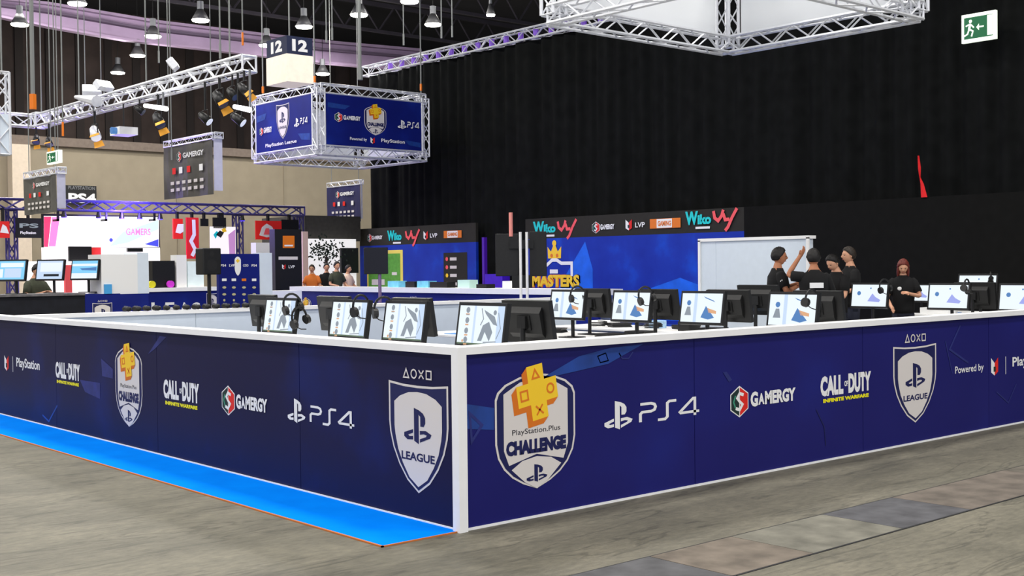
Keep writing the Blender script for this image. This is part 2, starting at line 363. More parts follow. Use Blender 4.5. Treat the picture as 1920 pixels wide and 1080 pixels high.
CEIL = mat('dark_roof_sheet', (22, 21, 24), .9, noise=.35, nscale=.6)
c = MB().box((-30, -25, 15), (75, 75, 15.2), CEIL).build('ceiling'); tag(c, kind='structure')
RB = mat('dark_roof_steel', (50, 46, 54), .8, noise=.2, nscale=2)
for k, y in enumerate((14, 20, 26, 32, 38, 44)):
    mb = MB()
    mb.box((-10, y - .08, 14.6), (60, y + .08, 14.8), RB); mb.box((-10, y - .08, 13.3), (60, y + .08, 13.45), RB)
    for i in range(35):
        x = -10 + i * 2; mb.cyl((x, y, 13.4), (x + 1, y, 14.7), .05, RB, 4); mb.cyl((x + 1, y, 14.7), (x + 2, y, 13.4), .05, RB, 4)
    tag(mb.build('trim_%d' % (k + 1)), kind='structure')
BEIGE = mat('beige_render', (150, 140, 120), .8, noise=.06, nscale=1.5)
BROWN = mat('brown_ribbed_cladding', (52, 42, 38), .85, noise=.3, nscale=1.2)
mb = MB().box((-20, 50, 0), (70, 50.4, 7.35), BEIGE)
for x in range(-20, 70, 6): mb.box((x, 49.93, 0), (x + .04, 50, 7.35), mat('joint', (150, 140, 122), .8))
tag(mb.build('wall_back'), kind='structure')
mb = MB().box((-20, 49.7, 7.35), (70, 50.6, 7.75), mat('ledge', (120, 108, 98), .8, noise=.1))
tag(mb.build('trim_7'), kind='structure')
mb = MB().box((-20, 55, 7.4), (70, 55.3, 15), BROWN)
for i in range(60): mb.box((-20 + i * 1.5, 54.9, 7.4), (-19.6 + i * 1.5, 55, 15), mat('brown_rib', (38, 32, 30), .85))
tag(mb.build('wall_upper'), kind='structure')
for i, (u, wd) in enumerate(((37, .8), (118, .5))):
    p = ony(u, 300, 49.5); mb = MB().box((p.x - wd / 2, 49.3, 0), (p.x + wd / 2, 49.92, 7.3 if i == 0 else 6.9), mat('pale_pillar', (215, 200, 180), .8, noise=.05))
    if i == 0: tag(mb.build('trim_8'), kind='structure')
# arched lavender roof girder
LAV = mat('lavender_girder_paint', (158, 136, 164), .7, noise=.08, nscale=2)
top = [(-160, -28), (0, -6), (90, 3), (300, 38), (480, 60), (620, 76), (790, 91)]; bot = [(-160, 10), (0, 32), (100, 52), (240, 76), (460, 101), (600, 118), (800, 136)]
mb = MB(); YB = 45
def strip(mb, tp, bt, y, th, m):
    a = [ony(u, v, y) for u, v in tp]; b = [ony(u, v, y) for u, v in bt]
    for i in range(len(a) - 1):
        vs = [a[i], a[i + 1], b[i + 1], b[i]]; vs += [p + Vector((0, th, 0)) for p in vs]
        mb.add(vs, [(0, 1, 2, 3), (7, 6, 5, 4), (0, 4, 5, 1), (3, 2, 6, 7), (0, 3, 7, 4), (1, 5, 6, 2)], m)
strip(mb, top, bot, YB, .4, LAV)
mid = [((a[0] + b[0]) / 2, a[1] * .62 + b[1] * .38) for a, b in zip(top, bot)]
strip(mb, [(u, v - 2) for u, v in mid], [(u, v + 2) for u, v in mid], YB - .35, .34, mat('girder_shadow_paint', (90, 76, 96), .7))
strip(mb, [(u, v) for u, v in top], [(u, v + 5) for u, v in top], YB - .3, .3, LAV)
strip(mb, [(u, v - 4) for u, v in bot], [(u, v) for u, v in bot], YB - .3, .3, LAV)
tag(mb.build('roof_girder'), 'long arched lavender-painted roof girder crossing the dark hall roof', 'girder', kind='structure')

# ================================================================== MAIN BOOTH PARTITIONS
H = 1.06; T = .06
def partition(name, label, axis, spans, mats_):
    """axis 'x': along +X facing -Y; axis 'y': along +Y facing -X"""
    t = thing(name, label, 'partition wall')
    for (a, b) in spans:
        mb = MB()
        if axis == 'x': mb.box((a + .003, 0, .012), (b - .003, T, H), mats_[0]); mb.box((a + .003, T, .012), (b - .003, T + .015, H), INNER)
        else: mb.box((0, a + .003, .012), (T, b - .003, H), mats_[0]); mb.box((T, a + .003, .012), (T + .015, b - .003, H), INNER)
        mb.build('panel', t)
    L0, L1 = spans[0][0], spans[-1][1]
    cap = MB(); kick = MB()
    if axis == 'x': cap.box((-.035, -.035, H), (L1, T + .06, H + .045), WHITE); kick.box((.03, -.012, 0), (L1, .03, .014), WHITE)
    else: cap.box((-.035, T + .06, H), (T + .06, L1, H + .045), WHITE); kick.box((-.012, 0, 0), (.03, L1, .014), WHITE)
    cap.build('top_cap', t); kick.build('base_strip', t)
    return t
pr = partition('partition', 'low navy printed partition with white cap running right from the near corner', 'x', [(.02, 2.14), (2.14, 4.27), (4.27, 6.38), (6.38, 8.5), (8.5, 10.6), (10.6, 12.7)], [WALLP])
pl = partition('partition', 'low navy printed partition, shade put into its colour, running left from the near corner beside the blue carpet', 'y', [(.02, 1.83), (1.83, 4.18), (4.18, 6.53), (6.53, 8.7)], [WALLL])
MB().box((-.035, -.035, 0), (.03, .03, H), WHITE).build('corner_post', pr)
def nearest_panel(t, A):
    c = sum(A.mb.v, Vector()) / len(A.mb.v)
    def dist(o):
        m = sum((v.co for v in o.data.vertices), Vector()) / len(o.data.vertices); return (m - c).length
    return min((o for o in t.children if o.name.startswith('panel')), key=dist)
def RA(): return Art((0, 0, 0), (1, 0, 0), (0, 0, 1), (0, -1, 0))
def LA(): return Art((0, 0, 0), (0, -1, 0), (0, 0, 1), (-1, 0, 0))
def rp(*uv): return [(ony(u, v, 0).x, ony(u, v, 0).z) for u, v in uv]
def lp(*uv): return [(-onx(u, v, 0).y, onx(u, v, 0).z) for u, v in uv]
A = RA(); A.poly(rp((870, 757), (926, 765), (926, 806), (870, 804)), STREAK); A.up(); A.stroke(rp((880, 775), (903, 797), (884, 828)), .02, FAINT, True)
A.poly(rp((1010, 712), (1085, 668), (1145, 652), (1205, 645), (1140, 682)), STREAK)
A.stroke(rp((1120, 668), (1135, 662), (1140, 676), (1125, 680)), .008, FAINT, True); A.stroke(rp((1160, 662), (1166, 672), (1178, 672), (1186, 660)), .01, FAINT)
A.poly(rp((1355, 698), (1362, 697), (1372, 712), (1366, 716)), FAINT); A.stroke(rp((1800, 610), (1780, 655), (1815, 680)), .02, FAINT); A.stroke(rp((1868, 735), (1890, 755), (1905, 720)), .012, FAINT)
A.stroke(rp((1530, 768), (1545, 800), (1548, 835)), .01, NAVY); A.stroke(rp((1785, 700), (1772, 640)), .012, FAINT)
A.build('printed_backdrop', pr, 'mid-blue streaks and faint outline shapes printed on the navy')
A = LA(); A.poly(lp((190, 672), (212, 692), (212, 710), (192, 705)), FAINT); A.poly(lp((150, 712), (188, 718), (188, 748), (160, 735)), FAINT); A.poly(lp((278, 664), (300, 630), (312, 632), (290, 655)), FAINT); A.stroke(lp((80, 778), (92, 790), (108, 760)), .02, STREAK)
A.build('printed_backdrop', pl, 'faint blue flecks printed on the shade-darkened navy')
A = RA(); challenge(A, .615, .182, .68, .73); A.build('printed_logo', nearest_panel(pr, A), 'silver shield with a golden plus')
A = RA(); ps4(A, 1.71, .482, .97); A.build('printed_logo', nearest_panel(pr, A), 'white console logo lettering')
A = RA(); gamergy(A, 2.54, 3.34, .565, .235); A.build('printed_logo', nearest_panel(pr, A), 'red and green hexagon badge with white lettering')
A = RA(); cod(A, 3.67, 4.39, .455, .225); A.build('printed_logo', nearest_panel(pr, A), 'white block lettering over a lemon line')
A = RA(); league(A, 5.08, .183, .70, .69); A.build('printed_logo', nearest_panel(pr, A), 'pointed silver league shield')
A = RA(); A.text('Powered by', 5.76, .545, .085, PWHITE, .52, .01); lvp(A, 6.49, .585, .17); A.rect(6.7, .5, 6.71, .67, PWHITE); A.text('PlayStation', 6.84, .535, .12, PWHITE, .85, .02); A.build('printed_logo', nearest_panel(pr, A), 'white sponsor lettering with a small red badge')
A = LA(); league(A, -.415, .175, .62, .70); A.build('printed_logo', nearest_panel(pl, A), 'pointed silver league shield')
A = LA(); ps4(A, -1.56, .482, .87); A.build('printed_logo', nearest_panel(pl, A), 'white console logo lettering')
A = LA(); gamergy(A, -3.0, -2.28, .565, .235); A.build('printed_logo', nearest_panel(pl, A), 'red and green hexagon badge with white lettering')
A = LA(); cod(A, -4.05, -3.39, .435, .225); A.build('printed_logo', nearest_panel(pl, A), 'white block lettering over a lemon line')
A = LA(); challenge(A, -4.765, .185, .58, .72); A.build('printed_logo', nearest_panel(pl, A), 'silver shield with a golden plus')
A = LA(); cod(A, -6.54, -5.9, .455, .225); A.build('printed_logo', nearest_panel(pl, A), 'white block lettering over a lemon line')
A = LA(); lvp(A, -8.0, .585, .17); A.rect(-7.8, .5, -7.79, .67, PWHITE); A.text('PlayStation', -7.68, .535, .13, PWHITE, .7, .02); A.build('printed_logo', nearest_panel(pl, A), 'white sponsor lettering with a small red badge')
# far inner partition
t = thing('partition', 'pale low partition closing the far side of the booth', 'partition wall', (0, 0, 0))
for i in range(4): MB().box((.1 + i * 2.15, 8.0, .012), (2.245 + i * 2.15, 8.06, H), INNER).build('panel', t)
MB().box((.08, 7.97, H), (8.72, 8.1, H + .045), WHITE).build('top_cap', t)
# carpet
CP = mat('bright_blue_carpet', (0, 132, 255), .95, noise=.08, nscale=3, spec=.02)
mb = MB().box((-.565, .0, 0), (-.013, 10.5, .006), CP); o = mb.build('carpet_runner')
tag(o, 'bright blue carpet strip on the floor along the left partition', 'carpet')
ed = MB().box((-.58, -.012, 0), (-.565, 10.5, .008), mat('orange_tape', (190, 110, 50), .7)).box((-.58, -.012, 0), (-.02, 0, .008), mat('orange_tape', (190, 110, 50), .7)).build('orange_edge', o)
# grey under-mat inside the booth
tag(MB().box((.2, .2, 0), (8.6, 7.9, .006), mat('booth_carpet', (40, 48, 90), .9, noise=.1)).build('booth_carpet'), 'dark blue carpet covering the booth floor inside the partitions', 'carpet')

# ================================================================== TABLES AND MONITORS
def table(x0, x1, y0, y1, label):
    t = thing('table', label, 'table', ((x0 + x1) / 2, (y0 + y1) / 2, 0), 0, 'white gaming tables')
    hx, hy = (x1 - x0) / 2, (y1 - y0) / 2
    bevel(MB().box((-hx, -hy, .72), (hx, hy, .75), WHITE).build('tabletop', t), .004)
    for sx in (-1, 1):
        for sy in (-1, 1): MB().box((sx * (hx - .05) - .025, sy * (hy - .05) - .025, .006), (sx * (hx - .05) + .025, sy * (hy - .05) + .025, .72), GREY).build('leg', t)
    MB().box((-.02, -hy + .1, .3), (.02, hy - .1, .72), INNER).build('modesty_panel', t)
    return t
table(.85, 2.75, .75, 7.3, 'long white table nearest the booth corner')
table(4.7, 6.3, .75, 6.9, 'long white table in the middle of the booth')
table(6.95, 7.9, .9, 6.8, 'narrow white table just right of the middle table')
table(9.6, 11.3, .75, 4.1, 'white table left of the red-haired person')
table(13.2, 14.9, 2.4, 5.2, 'rearmost white table at the right of the booth')
SW = mat('screen_white', (228, 238, 246), .3, emit=.78); SG = mat('screen_grey', (140, 150, 160), .3, emit=.7); SB = mat('screen_pale_blue', (196, 216, 242), .3, emit=.75)
SO = mat('screen_peach', (250, 190, 140), .3, emit=.55); SCY = mat('screen_cyan', (130, 205, 245), .3, emit=.75); SBL = mat('screen_blue', (90, 150, 220), .3, emit=.5); SDK = mat('screen_dark', (60, 70, 80), .3, emit=.2)
SOL = mat('screen_olive', (110, 140, 100), .3, emit=.4)
def screen_art(kind):
    # plane: facing -X, right of viewer is -Y
    A = Art((-.021, 0, 0), (0, -1, 0), (0, 0, 1), (-1, 0, 0), dz=.0006, base=.0006)
    if kind == 'grey':
        A.rect(-.268, -.15, .268, .15, SW); A.up(); A.rect(-.09, -.15, -.065, .15, SB); A.rect(.19, -.15, .268, .15, SB); A.up()
        for z in (.115, .035, -.045, -.115): A.circ(-.165, z, .024, SG, 10); A.rect(-.185, z - .04, -.145, z - .028, SO if z < .1 else SG)
        A.poly([(.03, .12), (.16, .07), (.2, .0), (.15, .01), (.05, .09)], SG); A.poly([(-.02, -.12), (.03, .0), (.1, .03), (.15, -.05), (.12, -.12), (.06, -.05), (.03, -.12)], SG)
        A.circ(.16, .1, .02, SG, 8); A.stroke([(.0, .13), (.03, .05), (.0, .0)], .01, SG); A.stroke([(.2, .1), (.24, -.02), (.2, -.1)], .008, SG); A.stroke([(.05, -.13), (.2, -.12)], .008, SG); A.circ(-.2, -.125, .012, SO, 8); A.rect(-.19, .08, -.14, .088, SO)
        A.rect(-.268, -.15, .268, -.138, SOL)
    elif kind == 'peach':
        A.rect(-.268, -.15, .268, .15, SW); A.up(); A.rect(-.1, -.15, -.06, .15, SB); A.up()
        A.circ(-.17, .05, .028, SBL, 10); A.poly([(-.22, -.08), (-.13, -.08), (-.15, .01), (-.19, .01)], SG)
        A.poly([(.0, -.1), (.06, .02), (.12, -.04), (.18, -.1), (.1, -.12)], SBL); A.poly([(.08, .0), (.2, -.03), (.2, -.06), (.1, -.05)], SO); A.poly([(.02, .12), (.15, .08), (.18, .06), (.05, .1)], SBL)
    elif kind == 'violet':
        A.rect(-.268, -.15, .268, .15, SW); A.up(); A.circ(-.16, .03, .03, SBL, 10); A.poly([(-.02, -.08), (.05, .03), (.1, -.02), (.18, -.06), (.16, -.09)], mat('screen_violet', (150, 160, 225), .3, emit=.8)); A.circ(.02, .1, .012, SBL, 8)
    elif kind == 'cyan':
        A.rect(-.268, -.15, .268, .15, SCY); A.up(); A.rect(-.268, .06, .268, .1, SW); A.poly([(-.1, .02), (.25, .04), (.25, -.02), (-.05, -.01)], SBL); A.rect(-.268, -.15, .268, -.06, SW)
    elif kind == 'window':
        A.rect(-.268, -.15, .268, .15, SCY); A.up(); A.rect(-.24, .05, .24, .12, SW); A.rect(-.15, -.12, .2, .03, SB); A.rect(-.25, -.12, -.18, .02, SW)
    elif kind == 'bar':
        A.rect(-.268, -.15, .268, .15, SB); A.up(); A.rect(-.2, -.03, .25, .12, SW); A.rect(-.12, -.11, .2, -.07, SDK)
    return A
def make_monitor(kind, label, sc=1.0):
    t = thing('monitor', label, 'monitor')
    def tl(o): o.location = (0, 0, .385); o.rotation_euler = (0, R(9), 0); return o
    mb = MB(); W2, H2 = .290, .176
    mb.box((-.018, -W2, -H2), (.022, W2, H2), BLACK)
    mb.box((-.022, -W2, -H2), (-.018, W2, -.151), BLACK); mb.box((-.022, -W2, .151), (-.018, W2, H2), BLACK)
    mb.box((-.022, -W2, -.151), (-.018, -.269, .151), BLACK); mb.box((-.022, .269, -.151), (-.018, W2, .151), BLACK)
    bz = tl(bevel(mb.build('bezel', t), .004))
    mb = MB(); mb.prism([(.022, -.13), (.05, -.09), (.058, .08), (.022, .125)], 1, -.2, .2, BLACK2)   # swollen back
    mb.box((.05, -.08, -.06), (.064, .08, .06), BLACK2); mb.box((.0645, -.04, .03), (.066, -.015, .045), GREY)
    tl(mb.build('back_shell', t))
    dsp = screen_art(kind).build('display', bz); dsp.location = (0, 0, 0)
    MB().cyl((.075, 0, .012), (.07, 0, .37), .022, BLACK, 10).box((.04, -.05, .33), (.09, .05, .43), BLACK).build('stand_neck', t)
    bevel(MB().box((-.04, -.13, 0), (.16, .13, .014), BLACK).build('stand_base', t), .005)
    t.scale = (sc,) * 3
    return t
PROTO = {}
def place_monitor(x, y, face, kind, label, group, z=.75, sc=1.0, rz=0):
    if kind in PROTO: m = copy_tree(PROTO[kind])
    else: m = make_monitor(kind, label); PROTO[kind] = m
    m.location = (x, y, z); m.rotation_euler = (0, 0, (0 if face < 0 else math.pi) + rz); m['label'] = label; m['group'] = group; m.scale = (sc,) * 3
    return m
G1 = 'screens of the corner table'; G1b = 'monitor backs of the corner table'; G2 = 'screens of the middle table'; G2b = 'monitor backs of the middle table'; G3 = 'screens at the right of the booth'
for y, l in ((1.47, 'lit monitor nearest the booth corner, pale grey game menu, above the corner post'), (2.47, 'lit monitor second from the booth corner with thick black bezel'), (3.30, 'lit monitor third from the booth corner with a headset on its right edge'), (4.49, 'leftmost lit monitor in the booth, two headsets hanging at its right')):
    place_monitor(1.4, y, -1, 'grey', l, G1)
for y, l in ((1.72, 'large black monitor back just right of the corner post'), (3.30, 'black monitor back between the two right lit screens of the corner table'), (4.62, 'black monitor back left of the third lit screen'), (6.05, 'leftmost black monitor back in the booth, beside the pale partition')):
    place_monitor(2.1, y, 1, 'grey', l, G1b)
for y, k, l in ((4.51, 'peach', 'partly hidden white lit screen right of the big black monitor back'), (3.49, 'peach', 'lit monitor with peach figure, below the blue gallery wall'), (2.49, 'peach', 'lit monitor with a peach and blue figure below the tall white panel'), (1.36, 'peach', 'low lit monitor with a large headset, right against the right partition cap')):
    place_monitor(5.2, y, -1, k, l, G2)
for y, l in ((4.79, 'black monitor back left of the peach-figure screen'), (3.72, 'black monitor back in front of the blue gallery wall'), (2.70, 'black monitor back below the middle of the tall white panel'), (1.55, 'black monitor back right of the low lit screen')):
    place_monitor(5.9, y, 1, 'peach', l, G2b)
place_monitor(7.4, 3.45, 1, 'peach', 'black monitor back under the man before the tall white panel', 'monitor backs of the narrow table', sc=1.04)
for x, y, l in ((10.1, 3.64, 'lit monitor left of the red-haired person'), (10.1, 2.47, 'lit monitor with violet figure right of the red-haired person'), (10.1, 1.50, 'lit monitor cut by the right edge of the photo')):
    place_monitor(x, y, -1, 'violet', l, G3)
place_monitor(13.7, 3.98, -1, 'violet', 'higher lit monitor behind, near the right edge', G3, sc=1.15)
place_monitor(10.8, 2.48, 1, 'violet', 'black monitor back between the two rightmost lit screens', 'monitor backs of the right table')
place_monitor(13.7, 5.0, -1, 'violet', 'small lit monitor just right of the red-haired person', G3, sc=.85)
# headsets hung over the monitors
def make_headset():
    t = thing('headset', '', 'headset')
    pts = [(0, .085 * math.cos(R(a)), .1 * math.sin(R(a))) for a in range(-10, 191, 20)]
    MB().tube(pts, .011, BLACK, 6).build('headband', t)
    for s in (-1, 1): MB().cyl((0, s * .06, -.04), (0, s * .095, -.04), .045, BLACK, 12).cyl((0, s * .052, -.04), (0, s * .062, -.04), .036, BLACK2, 12).build('ear_cup', t)
    MB().tube([(0, .085, -.05), (-.06, .06, -.09), (-.1, .03, -.1)], .005, BLACK, 5).build('microphone', t)
    return t
HS = None
def headset(x, y, z, rz, rx, label):
    global HS
    if HS is None: HS = make_headset(); h = HS
    else: h = copy_tree(HS)
    h.location = (x, y, z); h.rotation_euler = (rx, 0, rz); tag(h, label, group='headsets hung on the monitors')
for i, (x, y, z, l) in enumerate(((1.35, 4.20, 1.255, 'black headset hanging on the leftmost lit monitor'), (1.39, 4.14, 1.13, 'black and red headset beside the leftmost lit monitor'), (1.35, 3.05, 1.255, 'black headset over the third lit screen from the corner'), (1.40, 2.78, 1.24, 'dark headset left of the second lit screen'),
        (5.15, 4.30, 1.255, 'headset hung on the partly hidden white screen'), (5.15, 3.24, 1.255, 'headset hung on the peach-figure screen below the blue wall'), (5.15, 1.12, 1.24, 'large headset hung on the low lit monitor'),
        (10.05, 3.38, 1.265, 'headset hung on the screen left of the red-haired person'), (10.05, 2.20, 1.265, 'headset hung on the violet-figure screen'), (10.05, 1.24, 1.265, 'headset hung on the right-edge screen'), (13.62, 3.72, 1.33, 'headset hung on the higher rear screen'))):
    headset(x, y, z, R(90 + random.uniform(-25, 25)), R(random.uniform(-20, 20)), l)
# things on the tables
def game_console(x, y, z, rz, label):
    t = thing('game_console', label, 'game console', (x, y, z), rz, 'game consoles on the tables')
    MB().prism([(-.14, 0), (.13, 0), (.15, .026), (-.12, .026)], 0, -.14, .14, BLACK).build('lower_shell', t)
    MB().prism([(-.12, .029), (.15, .029), (.14, .055), (-.135, .055)], 0, -.14, .14, BLACK2).build('upper_shell', t)
for x, y, l in ((1.9, 1.1, 'black game console by the corner table end'), (1.85, 2.5, 'black game console behind the second screen'), (5.5, 5.6, 'black console on the far end of the middle table'), (5.5, 4.1, 'black console behind the blue-wall screen'), (10.45, 3.1, 'black console left of the violet-figure screen'), (7.2, 4.0, 'console at the far end of the narrow table'), (10.45, 1.9, 'black console beside the right-edge screen')):
    game_console(x, y, .75, R(random.uniform(-15, 15)), l)
def gamepad_mesh(mb):
    mb.box((-.05, -.02, .012), (.05, .025, .045), BLACK); mb.ell((-.055, -.015, .03), (.028, .05, .024), BLACK2, 8, 6); mb.ell((.055, -.015, .03), (.028, .05, .024), BLACK2, 8, 6); mb.cyl((-.03, 0, .04), (-.03, 0, .058), .012, GREY, 8); mb.cyl((.03, 0, .04), (.03, 0, .058), .012, GREY, 8); return mb
gp = None
for i in range(13):
    u = 236 + i * 18.6; p = ony(u, 580, 8.03)
    if gp is None: gp = gamepad_mesh(MB()).build('gamepad'); o = gp
    else: o = gp.copy(); COL.objects.link(o)
    o.location = (p.x, 8.03, H + .045 - .006); o.rotation_euler = (0, 0, R(random.uniform(70, 100))); o.scale = (.95, .8, 1.25)
    tag(o, '%s dark gamepad from the left, lined up on the pale partition cap' % ('first second third fourth fifth sixth seventh eighth ninth tenth eleventh twelfth thirteenth'.split()[i]), 'gamepad', 'gamepads lined up on the far partition')
PAPER = mat('blue_white_paper', (170, 205, 235), .7, noise=.25, nscale=30); PADB = mat('blue_mat', (60, 130, 200), .8, noise=.2, nscale=20)
for i, (x, y, a, b, m, l) in enumerate(((5.0, 6.2, .4, .3, PADB, 'blue mat on the far end of the middle table'), (5.9, 6.3, .3, .4, PAPER, 'pale papers on the far end of the middle table'), (2.3, 6.8, .35, .3, PAPER, 'pale papers on the far end of the corner table'), (7.3, 3.8, .4, .3, PADB, 'blue mat on the narrow table'), (10.4, 3.85, .4, .3, PADB, 'blue mat below the two talking men'), (11.0, 3.85, .35, .3, PAPER, 'pale papers on the right table'), (13.9, 4.7, .5, .4, PADB, 'blue mat on the rearmost table'), (10.9, 1.5, .4, .3, PAPER, 'pale papers near the right edge'))):
    tag(MB().box((x - a / 2, y - b / 2, .75), (x + a / 2, y + b / 2, .757), m).build('table_mat'), l, 'mat', 'mats and papers on the tables')

def coil(x, y, z, label):
    pts = [(.11 * math.cos(a * .6) * (1 + .15 * math.sin(a)), .11 * math.sin(a * .6) * (1 + .2 * math.cos(a * 1.3)), .012 + .004 * a * .5) for a in range(34)]
    tag(MB().tube(pts, .008, BLACK2, 5).build('cable_coil', loc=None), label, 'cable', 'cable coils on the tables').location = (x, y, z)
for x, y, l in ((7.3, 5.1, 'dark cable coil in the middle of the narrow table'), (7.6, 5.5, 'dark cable coil right of it on the narrow table'), (7.2, 6.0, 'dark cable coil toward the far end of the narrow table'), (5.2, 5.0, 'dark cable coil on the middle table behind the peach-figure screens'), (10.9, 3.1, 'dark cable coil on the right table')): coil(x, y, .75, l)
for i, (x, y, a_, l) in enumerate(((5.9, 5.5, 30, 'black console standing on edge on the middle table'), (7.5, 4.7, -20, 'black console on the narrow table before the blue wall'), (7.4, 5.8, 60, 'second black console on the narrow table'), (6.1, 4.2, 10, 'black console behind the first back of the middle table'), (2.3, 5.3, 30, 'black console at the far half of the corner table'))): game_console(x, y, .75, R(a_), l)
for i, (x, y, a, b, h_, m, l) in enumerate(((5.6, 6.5, .34, .2, .05, WHITE, 'flat white box at the far end of the middle table'), (6.0, 6.0, .2, .3, .08, WHITE, 'small white box on the middle table'), (7.7, 6.4, .25, .4, .06, WHITE, 'flat white box at the far end of the narrow table'), (7.2, 4.4, .2, .2, .12, BLACK2, 'dark cube box on the narrow table'), (7.5, 5.2, .2, .14, .1, PAPER, 'pale blue box among the cables'), (10.0, 3.2, .2, .3, .08, WHITE, 'small white box on the right table'), (10.9, 2.0, .3, .4, .14, BLACK2, 'dark box near the right edge of the booth'), (13.6, 4.6, .3, .5, .1, WHITE, 'white box on the rearmost table'))):
    bevel(tag(MB().box((x - a / 2, y - b / 2, .75), (x + a / 2, y + b / 2, .75 + h_), m).build('storage_box'), l, 'box', 'small boxes on the booth tables'), .006)
# ================================================================== PEOPLE
SKIN = mat('skin', (214, 160, 128), .6, noise=.05, nscale=6); SKIN2 = mat('tanned_skin', (178, 118, 84), .6, noise=.05, nscale=6)
SHIRT = mat('black_cotton', (12, 12, 13), .9, noise=.2, nscale=12); JEANS = mat('dark_denim', (26, 30, 44), .9, noise=.2, nscale=20)
HAIRB = mat('dark_hair', (18, 15, 13), .6, noise=.3, nscale=40); HAIRR = mat('red_brown_hair', (104, 40, 30), .6, noise=.3, nscale=40); HAIRG = mat('brown_hair', (42, 34, 26), .6, noise=.3, nscale=40)
def skin_obj(name, nodes, edges, m, parent, lvl=1):
    names = list(nodes); ix = {n: i for i, n in enumerate(names)}
    me = bpy.data.meshes.new(name); me.from_pydata([nodes[n][0] for n in names], [(ix[a], ix[b]) for a, b in edges], []); me.materials.append(m)
    o = bpy.data.objects.new(name, me); COL.objects.link(o)
    md = o.modifiers.new('skin', 'SKIN'); md.use_smooth_shade = True
    if not me.skin_vertices: 
        bm = bmesh.new(); bm.from_mesh(me); bm.verts.layers.skin.verify(); bm.to_mesh(me); bm.free()
    sv = me.skin_vertices[0].data
    for n, i in ix.items():
        r = nodes[n][1]; sv[i].radius = r if isinstance(r, tuple) else (r, r); sv[i].use_root = (i == 0)
    s = o.modifiers.new('sub', 'SUBSURF'); s.levels = lvl; s.render_levels = lvl
    o.parent = parent; return o
def loft(mb, rings, m, n=16):
    """rings: (centre, rx, ry, direction) swept into one closed skin"""
    vs = []
    for c, rx, ry, d in rings:
        d = Vector(d).normalized(); a = Vector((1, 0, 0)); a = (a - d * a.dot(d)); a = a.normalized() if a.length > .2 else d.orthogonal().normalized(); b = d.cross(a)
        for i in range(n):
            t = 2 * math.pi * i / n; vs.append(Vector(c) + a * rx * math.cos(t) + b * ry * math.sin(t))
    fs = [(j * n + i, j * n + (i + 1) % n, (j + 1) * n + (i + 1) % n, (j + 1) * n + i) for j in range(len(rings) - 1) for i in range(n)]
    fs += [tuple(range(n)), tuple(range(len(vs) - n, len(vs)))]
    mb.add(vs, fs, m); return mb
def head_pt(sx, sy, sz):
    x, y, z = sx * .074, sy * .097, sz * .118
    if sz < 0:
        x *= 1 - .25 * sz * sz
        y *= (1 - .4 * abs(sz)) if sy < 0 else (1 - .08 * abs(sz))
    else: x *= 1 + .05 * (1 - sz)
    if sy > 0:
        g = lambda cx, cz, wx, wz: math.exp(-((x - cx) / wx) ** 2 - ((z - cz) / wz) ** 2)
        y += .026 * g(0, -.024, .013, .02) + .010 * g(0, .0, .01, .025) - .010 * (g(.031, .004, .016, .012) + g(-.031, .004, .016, .012)) + .006 * g(0, .028, .045, .012) + .006 * g(0, -.062, .022, .01) + .006 * g(0, -.1, .02, .015)
    return Vector((x, y, z))
def head_grid(f_, nu=36, nv=28):
    vs = []; fs = []
    for j in range(nv + 1):
        ph = -math.pi / 2 + math.pi * j / nv
        for i in range(nu):
            t = 2 * math.pi * i / nu; vs.append(f_(math.cos(ph) * math.cos(t), math.cos(ph) * math.sin(t), math.sin(ph)))
    for j in range(nv):
        for i in range(nu): fs.append((j * nu + i, j * nu + (i + 1) % nu, (j + 1) * nu + (i + 1) % nu, (j + 1) * nu + i))
    return vs, fs
